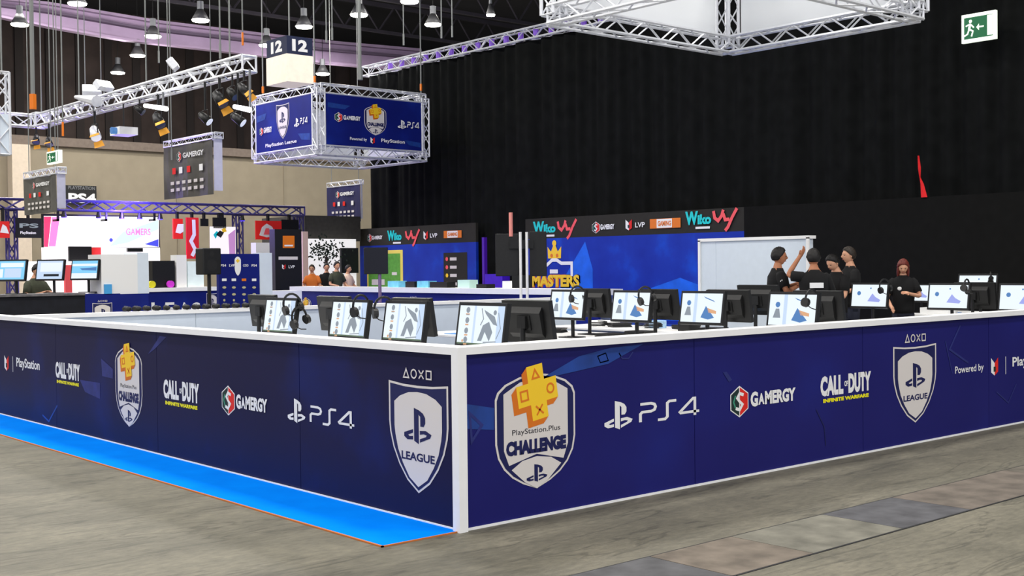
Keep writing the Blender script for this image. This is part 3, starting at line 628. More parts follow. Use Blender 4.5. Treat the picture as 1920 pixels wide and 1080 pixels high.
def person(x, y, rz, height, label, hair, skin, la, ra, look=0, nod=0, longhair=False, print_back=False, badge=False, shirt=SHIRT, pants=JEANS, group=None):
    """la / ra: elbow and wrist points of left(-x) and right(+x) arm, local, facing +Y, for a 1.78 m figure"""
    t = thing('person', label, 'person', (x, y, 0), rz, group); k = height / 1.78; t.scale = (k, k, k)
    N = {}; E = []
    def n(a, p, r): N[a] = (p, r)
    hd = Matrix.Rotation(R(look), 3, 'Z') @ Matrix.Rotation(R(nod), 3, 'X')
    hc = Vector((0, .01, 1.535))
    def h(p): return hc + hd @ (Vector(p) + Vector((0, .012, .115)))
    n('pelvis', (0, 0, .96), (.14, .10)); n('waist', (0, 0, 1.10), (.12, .085)); n('chest', (0, 0, 1.30), (.14, .10)); n('neckb', (0, -.01, 1.44), .055); n('neck', (0, .0, 1.53), .056); n('nape', tuple(hc + hd @ Vector((0, .0, .06))), .056)
    E += [('pelvis', 'waist'), ('waist', 'chest'), ('chest', 'neckb'), ('neckb', 'neck'), ('neck', 'nape')]
    for s, nm, arm in ((-1, 'l', la), (1, 'r', ra)):
        n('sh' + nm, (s * .165, -.01, 1.385), .045); el, wr = Vector(arm[0]), Vector(arm[1])
        n('el' + nm, tuple(el), .042); n('wr' + nm, tuple(wr), .028); d = (wr - el).normalized(); side = d.orthogonal().normalized()
        n('pa' + nm, tuple(wr + d * .07), .034)
        E += [('neckb', 'sh' + nm), ('sh' + nm, 'el' + nm), ('el' + nm, 'wr' + nm), ('wr' + nm, 'pa' + nm)]
        bend = d.cross(side)
        for f_, (o_, L) in enumerate(((-.027, .07), (-.009, .08), (.009, .076), (.027, .06))):
            b0 = wr + d * .10 + side * o_; n('f%d%s' % (f_, nm), tuple(b0), .009); n('g%d%s' % (f_, nm), tuple(b0 + d * L * .55 + bend * L * .12), .008); n('h%d%s' % (f_, nm), tuple(b0 + d * L * .9 + bend * L * .4), .0075)
            E += [('pa' + nm, 'f%d%s' % (f_, nm)), ('f%d%s' % (f_, nm), 'g%d%s' % (f_, nm)), ('g%d%s' % (f_, nm), 'h%d%s' % (f_, nm))]
        n('t0' + nm, tuple(wr + d * .05 - side * .045), .011); n('t1' + nm, tuple(wr + d * .09 - side * .06), .009); E += [('pa' + nm, 't0' + nm), ('t0' + nm, 't1' + nm)]
        n('hip' + nm, (s * .085, 0, .86), .08); n('kn' + nm, (s * .1, .015, .5), .055); n('an' + nm, (s * .105, -.02, .09), .038); n('to' + nm, (s * .115, .10, .05), .03)
        E += [('pelvis', 'hip' + nm), ('hip' + nm, 'kn' + nm), ('kn' + nm, 'an' + nm), ('an' + nm, 'to' + nm)]
    o = skin_obj('body', N, E, skin, None)
    dg = bpy.context.evaluated_depsgraph_get(); me = bpy.data.meshes.new_from_object(o.evaluated_get(dg)); bpy.data.objects.remove(o)
    mb = MB(); mb.add([v.co.copy() for v in me.vertices], [tuple(q.vertices) for q in me.polygons], skin); bpy.data.meshes.remove(me)
    hv, hf = head_grid(head_pt); mb.add([h(v) for v in hv], hf, skin)
    for s in (-1, 1): mb.ell(h((s * .077, -.005, -.005)), (.010, .018, .030), skin, 8, 6, rot=hd)
    mb.build('body', t, smooth=True)
    Z = (0, 0, 1); S = MB()
    loft(S, [((0, 0, .86), .172, .128, Z), ((0, 0, .95), .178, .135, Z), ((0, 0, 1.10), .176, .13, Z), ((0, .005, 1.28), .202, .145, Z), ((0, 0, 1.38), .208, .13, Z), ((0, -.005, 1.43), .165, .098, Z), ((0, -.005, 1.465), .105, .085, Z), ((0, -.003, 1.495), .078, .074, Z)], shirt, 20)
    for s, arm in ((-1, la), (1, ra)):
        sh = Vector((s * .15, -.005, 1.392)); el = Vector(arm[0]); d = el - sh; e = sh.lerp(el, .72)
        loft(S, [(sh - d.normalized() * .045, .05, .05, d), (sh + d * .04, .076, .078, d), (sh.lerp(el, .4), .074, .074, d), (e, .070, .074, d)], shirt, 12)
    S.build('shirt', t, smooth=True)
    Pn = MB(); loft(Pn, [((0, 0, 1.0), .15, .115, Z), ((0, 0, .92), .172, .128, Z), ((0, 0, .82), .178, .13, Z), ((0, 0, .76), .14, .10, Z)], pants, 20)
    for s in (-1, 1): loft(Pn, [((s * .085, 0, .86), .088, .11, Z), ((s * .092, .005, .68), .09, .10, Z), ((s * .1, .015, .5), .068, .078, Z), ((s * .103, 0, .3), .062, .072, Z), ((s * .105, -.015, .07), .056, .064, Z)], pants, 14)
    Pn.build('trousers', t, smooth=True)
    for s in (-1, 1): MB().ell((s * .112, .05, .045), (.05, .14, .045), BLACK, 12, 8).build('shoe', t, smooth=True)
    def hair_pt(sx, sy, sz):
        p = head_pt(sx, sy, sz) if sy < .2 or sz > .5 else Vector((sx * .074, sy * .097, sz * .118)); f_ = max(0, min(1, (sy + .35) / 1.2))
        line = (-.5 if not longhair else -1.0) + f_ * (1.15 if not longhair else 1.6)
        q = max(0, min(1, (sz - line) / .12)); nrm = Vector((sx, sy, sz)).normalized()
        return p + nrm * (-.012 + q * (.030 + .006 * math.sin(17 * sx) * math.sin(13 * sy + 9 * sz)))
    hv, hf = head_grid(hair_pt); q = MB(); q.add([h(v) for v in hv], hf, hair)
    if longhair:
        for c_, r_ in (((0, -.05, -.10), (.085, .05, .14)), ((-.075, .0, -.09), (.026, .05, .12)), ((.075, .0, -.09), (.026, .05, .12))): q.ell(h(c_), r_, hair, 14, 10, rot=hd)
    q.build('hair', t, smooth=True)
    for s in (-1, 1): MB().ell(h((s * .031, .086, .004)), (.013, .007, .006), BLACK, 8, 6).build('eye', t, smooth=True)
    MB().ell(h((0, .090, -.062)), (.022, .009, .006), mat('lips', (150, 80, 70), .6), 8, 6).build('mouth', t, smooth=True)
    if print_back: MB().box((-.09, -.156, 1.25), (.09, -.13, 1.32), PWHITE).build('back_print', t)
    if badge: MB().ell((.235, .0, 1.31), (.03, .045, .045), PWHITE, 10, 8).build('sleeve_badge', t)
    if badge == 2: MB().ell((.06, .142, 1.28), (.035, .012, .03), PWHITE, 10, 8).build('chest_print', t)
    return t
def facing(a, b): return math.atan2(b, a) - math.pi / 2
GP = 'staff in black shirts inside the booth'
p = ond(1458, 500, 16.8); person(p.x, p.y, facing(.75, -.55), 1.82, 'person in black T-shirt with folded arms in front of the tall white panel', HAIRB, SKIN2, ((-.27, .04, 1.17), (-.02, .25, 1.27)), ((.27, .04, 1.17), (.0, .27, 1.24)), look=0, badge=1, group=GP)
p = ond(1526, 500, 16.3); person(p.x, p.y, facing(.66, .75), 1.79, 'person seen from behind with white print on black shirt, hand raised to head', HAIRB, SKIN2, ((-.33, .10, 1.42), (-.17, .12, 1.66)), ((.27, .05, 1.13), (.12, .26, 1.10)), print_back=True, group=GP)
p = ond(1568, 500, 17.5); person(p.x, p.y, facing(-.7, .1), 1.74, 'person in black looking down between two others, forearm forward', HAIRB, SKIN, ((-.25, .10, 1.13), (-.05, .32, 1.10)), ((.25, .10, 1.13), (.12, .33, 1.08)), nod=-28, group=GP)
p = ond(1594, 500, 18.6); person(p.x, p.y, facing(-.75, .45), 1.84, 'tall person in black facing left with white badge on chest', HAIRG, SKIN, ((-.25, .06, 1.13), (-.05, .30, 1.10)), ((.25, .06, 1.13), (.08, .32, 1.05)), badge=2, group=GP)
p = ond(1693, 500, 18.3); person(p.x, p.y, facing(-.75, -.5), 1.66, 'red-haired person in black looking down behind the monitors', HAIRR, SKIN, ((-.26, .08, 1.15), (-.08, .28, 1.2)), ((.26, .06, 1.12), (.2, .28, 1.0)), nod=-25, longhair=True, badge=2, group=GP)

# ================================================================== GALLERY WALL AND CURTAIN (right)
GX = 20.0
def gpx(u, v): p = onx(u, v, GX); return (-p.y, p.z)
t = thing('display_wall', 'long charcoal exhibition wall below the black curtain, blank on the right', 'exhibition wall')
MB().box((GX, -14, 0), (GX + .1, 13.56, 3.04), GWALL).build('blank_panel', t)
MB().box((GX, 13.56, 0), (GX + .1, 21.9, 2.43), GALB).build('blue_panel', t)
MB().box((GX, 13.56, 2.43), (GX + .1, 21.9, 3.04), STRIPB).build('logo_strip', t)
def GA(**k): return Art((GX, 0, 0), (0, -1, 0), (0, 0, 1), (-1, 0, 0), dz=.004, base=.006)
def wiko(A, x0, x1, z):
    w_ = x1 - x0; A.text('W', x0, z - .13, .36, TEAL, w_ * .5, .05); A.text('iko', x0 + w_ * .48, z - .12, .26, TEAL, w_ * .52, .05); A.rect(x0 + w_ * .4, z - .24, x0 + w_ * .95, z - .18, PWHITE)
def coral(A, x0, x1, z):
    w_ = x1 - x0; s = .09
    A.stroke([(x0, z + .18), (x0 + w_ * .05, z), (x0 + w_ * .2, z - .08), (x0 + w_ * .35, z + .05), (x0 + w_ * .42, z + .2)], s, CORAL); A.up()
    A.stroke([(x0 + w_ * .42, z + .1), (x0 + w_ * .5, z - .06), (x0 + w_ * .68, z - .05)], s, CORAL); A.up()
    A.stroke([(x0 + w_, z + .22), (x0 + w_ * .8, z), (x0 + w_ * .62, z - .25), (x0 + w_ * .5, z - .34)], s, CORAL)
A = GA(); lz = 2.72
wiko(A, -21.55, -20.55, lz); coral(A, -20.45, -19.65, lz + .02); gamergy(A, -19.0, -18.1, lz - .03, .34)
lvp(A, -17.55, lz, .3); A.text('LVP', -17.3, lz - .08, .14, PWHITE, .36, .02)
A.rect(-16.75, lz - .13, -15.65, lz + .13, ORANGE); A.up(); A.rect(-16.5, lz - .12, -15.95, lz + .12, PWHITE); A.up(); A.text('GAMING', -16.46, lz - .07, .14, ORANGE, .48, .04)
wiko(A, -15.48, -14.6, lz + .05); coral(A, -14.52, -13.75, lz + .08)
A.build('sponsor_logos', t, 'row of white, teal, coral and orange sponsor logos')
A = GA(); A.text('MASTERS', -21.65, .95, .40, ORANGE, 2.15, .1); A.up(2); A.text('MASTERS', -21.63, .98, .36, GOLD, 2.08, .05)
A.at(-20.6, 1.88); A.poly([(-.3, .3), (-.28, -.05), (.28, -.05), (.3, .3), (.15, .15), (0, .42), (-.15, .15)], GOLD); A.up(); A.circ(0, .4, .09, GOLD, 12); A.circ(-.12, .03, .06, ORANGE, 10); A.circ(.12, .03, .06, ORANGE, 10)
A.at(0, 0); A.stroke([(-20.95, 1.62), (-20.7, 1.78), (-20.5, 1.78), (-20.3, 1.68), (-19.86, 1.68), (-19.86, 1.3)], .1, PWHITE); A.up(); A.poly([(-20.8, 1.5), (-20.45, 1.5), (-20.45, 1.38), (-20.8, 1.38)], PWHITE)
A.build('gold_title', t, 'gold lettering under a gold crown')
A = GA(); LB = mat('print_bright_blue', (20, 110, 225), .5, noise=.2, nscale=2)
A.poly([(-21.9, .1), (-19.0, .1), (-19.0, 1.5), (-19.3, 2.3), (-20.5, .9), (-21.9, .6)], mat('print_azure', (10, 100, 225), .5, noise=.2, nscale=2)); A.poly([(-17.4, .1), (-14.3, .1), (-14.5, .9), (-15.7, 1.25), (-17.0, .9)], mat('print_azure', (10, 100, 225), .5, noise=.2, nscale=2))
A.build('printed_backdrop', t, 'brighter azure clouds printed low on the blue')
# left bay
t2 = thing('display_wall', 'shorter blue exhibition wall left of the curtain gap with green picture', 'exhibition wall')
MB().box((GX, 24.3, 0), (GX + .1, 30.95, 2.40), GALB).build('blue_panel', t2)
MB().box((GX, 24.3, 2.40), (GX + .1, 30.95, 3.02), STRIPB).build('logo_strip', t2)
A = GA(); lz = 2.68
gamergy(A, -30.45, -29.5, lz, .3); wiko(A, -29.2, -28.35, lz); coral(A, -28.1, -27.3, lz); lvp(A, -26.95, lz, .3); A.text('LVP', -26.7, lz - .08, .14, PWHITE, .4, .02)
A.rect(-25.95, lz - .12, -25.0, lz + .12, ORANGE); A.up(); A.rect(-25.75, lz - .11, -25.2, lz + .11, PWHITE); A.up(); A.text('GAMING', -25.72, lz - .06, .12, ORANGE, .5, .04)
A.build('sponsor_logos', t2, 'row of sponsor logos')
A = GA(); A.rect(-30.5, .75, -28.3, 2.22, mat('print_pale_yellow', (235, 215, 100), .6)); A.up(); A.rect(-30.4, .78, -28.45, 2.1, GREENP); A.up(); A.rect(-30.2, 1.0, -29.4, 1.2, SILV); A.rect(-28.95, 1.35, -28.65, 1.45, SILV)
A.build('green_picture', t2, 'green picture with pale yellow border')
A = GA(); A.rect(-26.0, .8, -24.75, 2.08, STRIPB); A.up()
for z in (1.82, 1.55, 1.28, 1.0): A.rect(-25.65, z, -25.3, z + .1, SILV); A.circ(-25.82, z + .05, .07, GOLD if z < 1.4 else CORAL, 10)
A.build('menu_panel', t2, 'dark list panel with pale lines')
# curtain: one pleated drape on a truss
def curtain():
    mb = MB(); n = 900; y0, y1 = -13.0, 30.9; vs = []; fs = []; rows = [0.02, 1.6, 3.1, 4.5, 6.0, 7.4, 8.55]
    random.seed(3); ph = [(random.uniform(.8, 9), random.uniform(0, 6.28), random.uniform(.01, .05)) for _ in range(9)]
    for j, z in enumerate(rows):
        for i in range(n + 1):
            y = y0 + (y1 - y0) * i / n; a = sum(A_ * math.sin(f_ * y + p_ + z * .12 * math.sin(f_)) for f_, p_, A_ in ph) * (.75 + .35 * (1 - z / 8.6)) + .05 * math.sin(y * 13 + math.sin(y * .7) * 3 + z * .05)
            vs.append((GX + .42 + a, y, z))
    for j in range(len(rows) - 1):
        for i in range(n): fs.append((j * (n + 1) + i, j * (n + 1) + i + 1, (j + 1) * (n + 1) + i + 1, (j + 1) * (n + 1) + i))
    mb.add(vs, fs, CURT); return mb
o = curtain().build('stage_curtain', smooth=True); tag(o, 'huge black pleated curtain hanging across the right side of the hall', 'curtain')
md = o.modifiers.new('thick', 'SOLIDIFY'); md.thickness = .02
VIO = mat('violet_lit_lamp', (150, 90, 255), .4, emit=1.5)
mb = MB().truss((GX + .42, -13, 8.75), (GX + .42, 31.1, 8.75), SILVER, .40, .45, .035, .02)
o = mb.build('lighting_truss'); tag(o, 'long aluminium truss carrying the top of the black curtain', 'truss')
for i in range(26): MB().cyl((GX + .42, 12 + i * .7, 8.62), (GX + .42, 12 + i * .7, 8.86), .09, mat('violet_filter', (120, 80, 190), .5, noise=.2, emit=.2), 8).build('violet_lamp', o)
# exit signs
def exit_sign(P, U, w_, h, label, bracket='wall'):
    U = Vector(U); N_ = U.cross(Vector((0, 0, 1))).normalized(); t = thing('exit_sign', label, 'exit sign', P)
    Pv = Vector((0, 0, 0)); mb = MB()
    a = Pv; b = Pv + U * w_
    vs = [a, b, b + Vector((0, 0, h)), a + Vector((0, 0, h))]; vs += [p - N_ * .08 for p in vs]
    mb.add(vs, [(0, 1, 2, 3), (7, 6, 5, 4), (0, 4, 5, 1), (1, 5, 6, 2), (2, 6, 7, 3), (3, 7, 4, 0)], SIGNW); mb.build('sign_box', t)
    A = Art(Pv, U, (0, 0, 1), N_, dz=.002, base=.003); b_ = .08 * h
    A.rect(b_ * 1.2, b_ * 1.5, w_ - b_ * 1.2, h - b_ * 1.5, DGREEN); A.up()
    A.rect(w_ * .76, h * .16, w_ * .92, h * .86, SIGNW)
    s = h; X = lambda f: w_ * f
    A.circ(X(.27), h * .74, h * .06, SIGNW, 10); A.stroke([(X(.26), h * .66), (X(.23), h * .45)], .09 * s, SIGNW); A.stroke([(X(.13), h * .58), (X(.2), h * .62), (X(.3), h * .6), (X(.37), h * .5)], .05 * s, SIGNW)
    A.stroke([(X(.24), h * .46), (X(.34), h * .38), (X(.3), h * .2)], .055 * s, SIGNW); A.stroke([(X(.23), h * .46), (X(.18), h * .3), (X(.08), h * .24)], .055 * s, SIGNW)
    A.stroke([(X(.46), h * .5), (X(.66), h * .5)], .05 * s, SIGNW); A.poly([(X(.44), h * .5), (X(.52), h * .62), (X(.52), h * .38)], SIGNW)
    A.build('pictogram', t)
    if bracket == 'wall': MB().box((-.0, -w_ * .5 - .03, h * .4), (.62, -w_ * .5 + .03, h * .6), GREY).build('bracket', t)
    else:
        for f_ in (.2, .8): MB().cyl((.04, -w_ * f_, h), (.04, -w_ * f_, 14.97 - P[2]), .01, CABLE, 5).build('suspension_cable', t)
    return t
p = onx(1803, 82, 19.8); exit_sign(p, (0, -1, 0), .76, .60, 'green running-man exit sign hanging against the black curtain at top right')
# red ribbon
mb = MB(); pts = [onx(u, v, 19.98) for u, v in ((1722, 292), (1724, 315), (1725, 332), (1729, 345), (1733, 370))]; wd = [.02, .035, .012, .04, .075]
vs = []
for q, w_ in zip(pts, wd): vs += [q + Vector((0, w_, 0)), q + Vector((-.03, 0, 0)), q + Vector((0, -w_, 0)), q + Vector((.03, 0, 0))]
fs = [(4 * i + j, 4 * i + (j + 1) % 4, 4 * i + 4 + (j + 1) % 4, 4 * i + 4 + j) for i in range(4) for j in range(4)] + [(0, 1, 2, 3), (19, 18, 17, 16)]
mb.add(vs, fs, mat('red_cloth', (235, 25, 30), .7)); tag(mb.build('ribbon'), 'narrow red cloth ribbon hanging on the black curtain above the wall', 'ribbon')
# white cabinet behind the staff
t = thing('room_divider', 'tall white freestanding panel behind the man with folded arms', 'panel wall')
y1, y0 = onx(1313, 450, 11.5).y, onx(1515, 450, 11.5).y; ym = onx(1342, 450, 11.5).y
bevel(MB().box((11.5, y0, 0), (11.64, ym, 2.02), INNER).build('body', t), .01); bevel(MB().box((11.5, ym, 0), (11.64, y1, 2.02), INNER).build('side_panel', t), .01)
MB().box((11.47, y0 - .03, 1.98), (11.67, y1 + .03, 2.03), WHITE).box((11.47, y0 - .03, 0), (11.5, y0 + .02, 2.0), WHITE).box((11.47, y1 - .02, 0), (11.5, y1 + .03, 2.0), WHITE).build('white_frame', t)

tag(MB().box((8.8, 8.2, -.01), (19.9, 23.5, .004), mat('booth_blue_carpet', (20, 70, 170), .9, noise=.1)).build('booth_carpet'), 'royal blue carpet in front of the blue exhibition wall', 'carpet')
# ================================================================== SECOND BOOTH (counter in front of the blue wall)
t = thing('reception_counter', 'long navy counter with white top in front of the blue exhibition walls', 'counter')
MB().box((12.5, 11.3, 0), (12.56, 23.0, 1.0), BNAVY).build('front_panel', t)
MB().box((12.42, 11.2, 1.0), (13.1, 23.05, 1.12), WHITE).build('countertop', t); MB().box((13.0, 11.4, 0), (13.05, 22.9, 1.0), INNER).build('rear_panel', t)
A = Art((12.5, 0, 0), (0, -1, 0), (0, 0, 1), (-1, 0, 0), dz=.003, base=.003)
yl = onx(775, 555, 12.5).y; league(A, -yl, .12, .55, .72); yl = onx(575, 560, 12.5).y; challenge(A, -yl, .15, .5, .66, False); A.text('CHALLENGE', -onx(1135, 552, 12.5).y - .3, .86, .07, PWHITE, .7, .02)
yl = onx(845, 560, 12.5).y; challenge(A, -yl, .15, .5, .66, False); A.build('printed_logo', t)
def px_box(name, label, cat, u0, u1, v0, v1, axis, pl_, depth, m, base=None, group=None, parent=None):
    """box whose front face lies on plane axis=pl_ and spans those photo columns/rows; base: z of its underside"""
    F_ = onx if axis == 'x' else ony
    a = F_(u0, (v0 + v1) / 2, pl_); b = F_(u1, (v0 + v1) / 2, pl_); zt = F_((u0 + u1) / 2, v0, pl_).z; zb = F_((u0 + u1) / 2, v1, pl_).z if base is None else base
    if axis == 'x': mb = MB().box((pl_, min(a.y, b.y), zb), (pl_ + depth, max(a.y, b.y), zt), m)
    else: mb = MB().box((min(a.x, b.x), pl_, zb), (max(a.x, b.x), pl_ + depth, zt), m)
    o = mb.build(name, parent)
    if label: tag(o, label, cat, group)
    return o
CYB = mat('cyan_box', (120, 205, 240), .5, noise=.15); MINT = mat('mint_box', (200, 235, 225), .5); PURP = mat('purple_cloth', (70, 20, 190), .6, noise=.1)
for u0, u1, v0, m, n_, l in ((727, 747, 527, CYB, 'laptop', 'open cyan laptop lid on the long counter'), (760, 777, 528, BLACK, 'storage_box', 'small black box on the long counter'), (782, 803, 527, CYB, 'laptop', 'second cyan laptop lid on the long counter'), (806, 838, 529, BLACK, 'storage_box', 'wide low black box on the long counter'), (858, 880, 525, MINT, 'storage_box', 'mint box beside the curtain gap'), (942, 966, 527, WHITE, 'storage_box', 'white box left of the twin-pole stand'), (893, 912, 533, BLACK, 'bag', 'black bag lying at the curtain gap')):
    px_box(n_, l, n_.replace('_', ' '), u0, u1, v0, 538, 'x', 12.6, .25, m, base=1.12)
px_box('draped_box', 'purple draped box at the foot of the curtain gap', 'box', 909, 942, 514, 540, 'x', 19.4, .3, PURP, base=0)
px_box('light_column', 'thin violet light column beside the gap', 'lamp', 904, 908, 445, 540, 'x', 19.5, .12, mat('violet_tube', (70, 20, 150), .5, emit=.1), base=0)
# TV on a single pole
t = thing('display_stand', 'black screen on one pole in front of the green picture', 'display stand')
a = ond(682, 464, 20); b = ond(727, 514, 20); cx = (a.x + b.x) / 2; cy = (a.y + b.y) / 2; hw = (a - b).length * .36
def cam_quad(t, name, u0, u1, v0, v1, d, th, m, parent):
    """upright box facing -X/-Y diagonal at distance d"""
    p, q = ond(u0, (v0 + v1) / 2, d), ond(u1, (v0 + v1) / 2, d); zt, zb = ond((u0 + u1) / 2, v0, d).z, ond((u0 + u1) / 2, v1, d).z
    dr = (q - p); dr.z = 0; nn = Vector((dr.y, -dr.x, 0)).normalized()
    p.z = zb; q.z = zb; up = Vector((0, 0, zt - zb)); vs = [p, q, q + up, p + up]; vs += [v - nn * -th for v in vs]
    return MB().add(vs, [(0, 1, 2, 3), (7, 6, 5, 4), (0, 4, 5, 1), (1, 5, 6, 2), (2, 6, 7, 3), (3, 7, 4, 0)], m) or None
def cam_box(name, u0, u1, v0, v1, d, th, m, parent, base=None):
    p, q = ond(u0, (v0 + v1) / 2, d), ond(u1, (v0 + v1) / 2, d); zt, zb = ond((u0 + u1) / 2, v0, d).z, ond((u0 + u1) / 2, v1, d).z
    if base is not None: zb = base
    dr = (q - p); dr.z = 0; nn = Vector((-dr.y, dr.x, 0)).normalized()
    p.z = zb; q.z = zb; up = Vector((0, 0, zt - zb)); vs = [p, q, q + up, p + up]; vs += [v + nn * th for v in vs]
    mb = MB(); mb.add(vs, [(0, 1, 2, 3), (7, 6, 5, 4), (0, 4, 5, 1), (1, 5, 6, 2), (2, 6, 7, 3), (3, 7, 4, 0)], m); return mb.build(name, parent)
bevel(cam_box('screen', 682, 727, 464, 514, 21, .06, mat('dark_glass', (12, 12, 26), .2), t), .01)
pp = ond(712, 514, 21.05); MB().cyl((pp.x, pp.y, .02), (pp.x, pp.y, pp.z + .3), .03, mat('mauve_pole', (120, 100, 140), .5)).build('pole', t); MB().cyl((pp.x, pp.y, 0), (pp.x, pp.y, .03), .3, BLACK, 16).build('base', t)
# twin white pole display
t = thing('display_stand', 'two black panels on a twin white pole stand before the gold lettering', 'display stand')
for u0, u1, v0, v1 in ((929, 972, 438, 518), (993, 1025, 434, 518)): bevel(cam_box('panel', u0, u1, v0, v1, 20.6, .1, BLACK2, t), .01)
cam_box('crossbar', 955, 1000, 450, 466, 20.55, .1, BLACK, t)
cam_box('crossbar', 960, 998, 516, 540, 20.55, .1, BLACK, t)
for u in (975.5, 987.5):
    pp = ond(u, 435, 20.5); MB().cyl((pp.x, pp.y, .02), (pp.x, pp.y, pp.z), .024, WHITE, 10).build('pole', t)
pp = ond(981, 500, 20.5); MB().box((pp.x - .35, pp.y - .35, 0), (pp.x + .35, pp.y + .35, .025), BLACK).build('base', t)
pp = ond(958, 438, 20.6); MB().cyl((pp.x, pp.y, pp.z - .05), (pp.x, pp.y, pp.z + .36), .035, mat('red_white_figure', (240, 150, 140), .6)).build('lamp_top', t)

# ================================================================== LEFT BACKGROUND
YB1 = 15.5
def zof(u, v, y): return ony(u, v, y).z
t = thing('counter', 'black skirted counter at far left carrying three lit screens', 'counter')
a = ony(-30, 555, YB1); b = ony(159, 555, YB1); zt = zof(80, 551, YB1)
MB().box((a.x, YB1, 0), (b.x, YB1 + .04, zt - .04), mat('black_cloth', (20, 22, 30), .9, noise=.3, nscale=6)).build('skirt', t); MB().box((a.x, YB1 - .03, zt - .04), (b.x, YB1 + .7, zt), mat('grey_top', (100, 98, 100), .6, noise=.3, nscale=12)).build('countertop', t)
ztc = zt
for u, k, l, du in ((24, 'window', 'leftmost blue lit screen on the black counter', 0), (95, 'bar', 'middle pale lit screen on the black counter with a dark bar', 0), (160, 'cyan', 'cyan lit screen nearest the white cabinet', 0)):
    p = ony(u, 545, YB1 + .32); m = place_monitor(p.x, YB1 + .3, -1, k, l, 'screens on the black counter', z=ztc, sc=1.07, rz=R(27))
px_box('counter', 'dark navy counter with a printed silver shield at far left', 'counter', 160, 226, 551, 640, 'y', YB1, .7, BNAVY, base=0, group=None)
A = Art((0, YB1, 0), (1, 0, 0), (0, 0, 1), (0, -1, 0), dz=.003, base=.003); cx = ony(192, 590, YB1).x; k = bpy.data.objects['counter.001']
league(A, cx, zof(192, 615, YB1), .36, zof(192, 567, YB1) - zof(192, 615, YB1)); A.build('printed_logo', k)
px_box('counter', 'plain navy counter under the white cabinet', 'counter', 226, 279, 551, 640, 'y', YB1, .7, BNAVY, base=0)
zb_ = zof(240, 551, YB1)
t = thing('cabinet', 'white cabinet standing on the navy counter at left', 'cabinet')
o = px_box('body', None, None, 190, 258, 477, 551, 'y', YB1 + .03, .6, mat('white_board', (236, 236, 234), .6), base=zb_, parent=t); o = px_box('side_panel', None, None, 258, 279, 474, 551, 'y', YB1 + .03, .6, INNER, base=zb_, parent=t)
px_box('cup', 'blue cup on the counter left of the white cabinet', 'cup', 196, 210, 533, 551, 'y', YB1 - .0, .08, mat('blue_cup', (70, 160, 220), .4), base=zb_)
# counter further right
t = thing('counter', 'navy counter with white top left of the printed press wall', 'counter'); y = 20.0
o = px_box('front_panel', None, None, 279, 411, 545, 640, 'y', y, .6, BNAVY, base=0, parent=t); o = px_box('countertop', None, None, 277, 412, 539, 546, 'y', y - .04, .7, WHITE, parent=t)
A = Art((0, y, 0), (1, 0, 0), (0, 0, 1), (0, -1, 0), dz=.003, base=.004)
def yx(u, v, y): p = ony(u, v, y); return p.x, p.z
for s, u in (('L', 292), ('E', 318), ('A', 345), ('G', 366)): x_, z_ = yx(u, 590, y); A.text(s, x_ - .1, z_, yx(u, 567, y)[1] - z_, PWHITE, .22, .03)
x_, z_ = yx(398, 592, y); league(A, x_, z_, .28, yx(398, 549, y)[1] - z_, False); A.build('printed_logo', t)
zc_ = zof(340, 539, y - .04)
for u0, u1, v0, m, n_, l in ((286, 328, 489, BLACK, 'display_box', 'black box with blue lettering on the navy counter'), (331, 350, 478, PWHITE, 'banner_stand', 'narrow white banner on the navy counter'), (352, 382, 490, mat('white_plush', (235, 250, 250), .8, noise=.05), 'display_box', 'white display box behind the loudspeaker')):
    px_box(n_, l, n_.replace('_', ' '), u0, u1, v0, 539, 'y', y + .15, .3, m, base=zc_)
for i, (u, m, l) in enumerate(((318, mat('magenta_ring', (220, 60, 220), .5), 'magenta ring toy on the navy counter'), (283, mat('yellow_toy', (230, 220, 40), .5), 'yellow toy beside the white cabinet'))):
    x_, z_ = yx(u, 530, y + .1); tag(MB().cyl((x_, y + .02, zc_ + .08), (x_, y + .1, zc_ + .08), .08, m, 16).build('toy'), l, 'toy')
# loudspeaker
t = thing('loudspeaker', 'black loudspeaker on a pole before the navy press wall', 'loudspeaker'); y = 15.0
pc = ony(397, 490, y); z0, z1 = zof(397, 515, y), zof(397, 465, y)
bevel(px_box('cabinet', None, None, 381, 415, 465, 515, 'y', y, .32, BLACK, parent=t), .02)
A = Art((0, y, 0), (1, 0, 0), (0, 0, 1), (0, -1, 0), dz=.003, base=.003); A.circ(pc.x, z0 + (z1 - z0) * .35, .11, BLACK2); A.circ(pc.x, z0 + (z1 - z0) * .78, .05, BLACK2); A.build('driver', t)
tag(t, group=None)
t3 = thing('speaker_stand', 'black pole stand holding the loudspeaker', 'speaker stand'); px_ = ony(392, 520, y + .15); MB().cyl((px_.x, y + .15, .02), (px_.x, y + .15, z0), .035, BLACK).build('pole', t3)
for k in range(3): a_ = k * 2.1; MB().cyl((px_.x, y + .15, .6), (px_.x + .45 * math.cos(a_), y + .15 + .45 * math.sin(a_), .02), .015, BLACK).build('leg', t3)
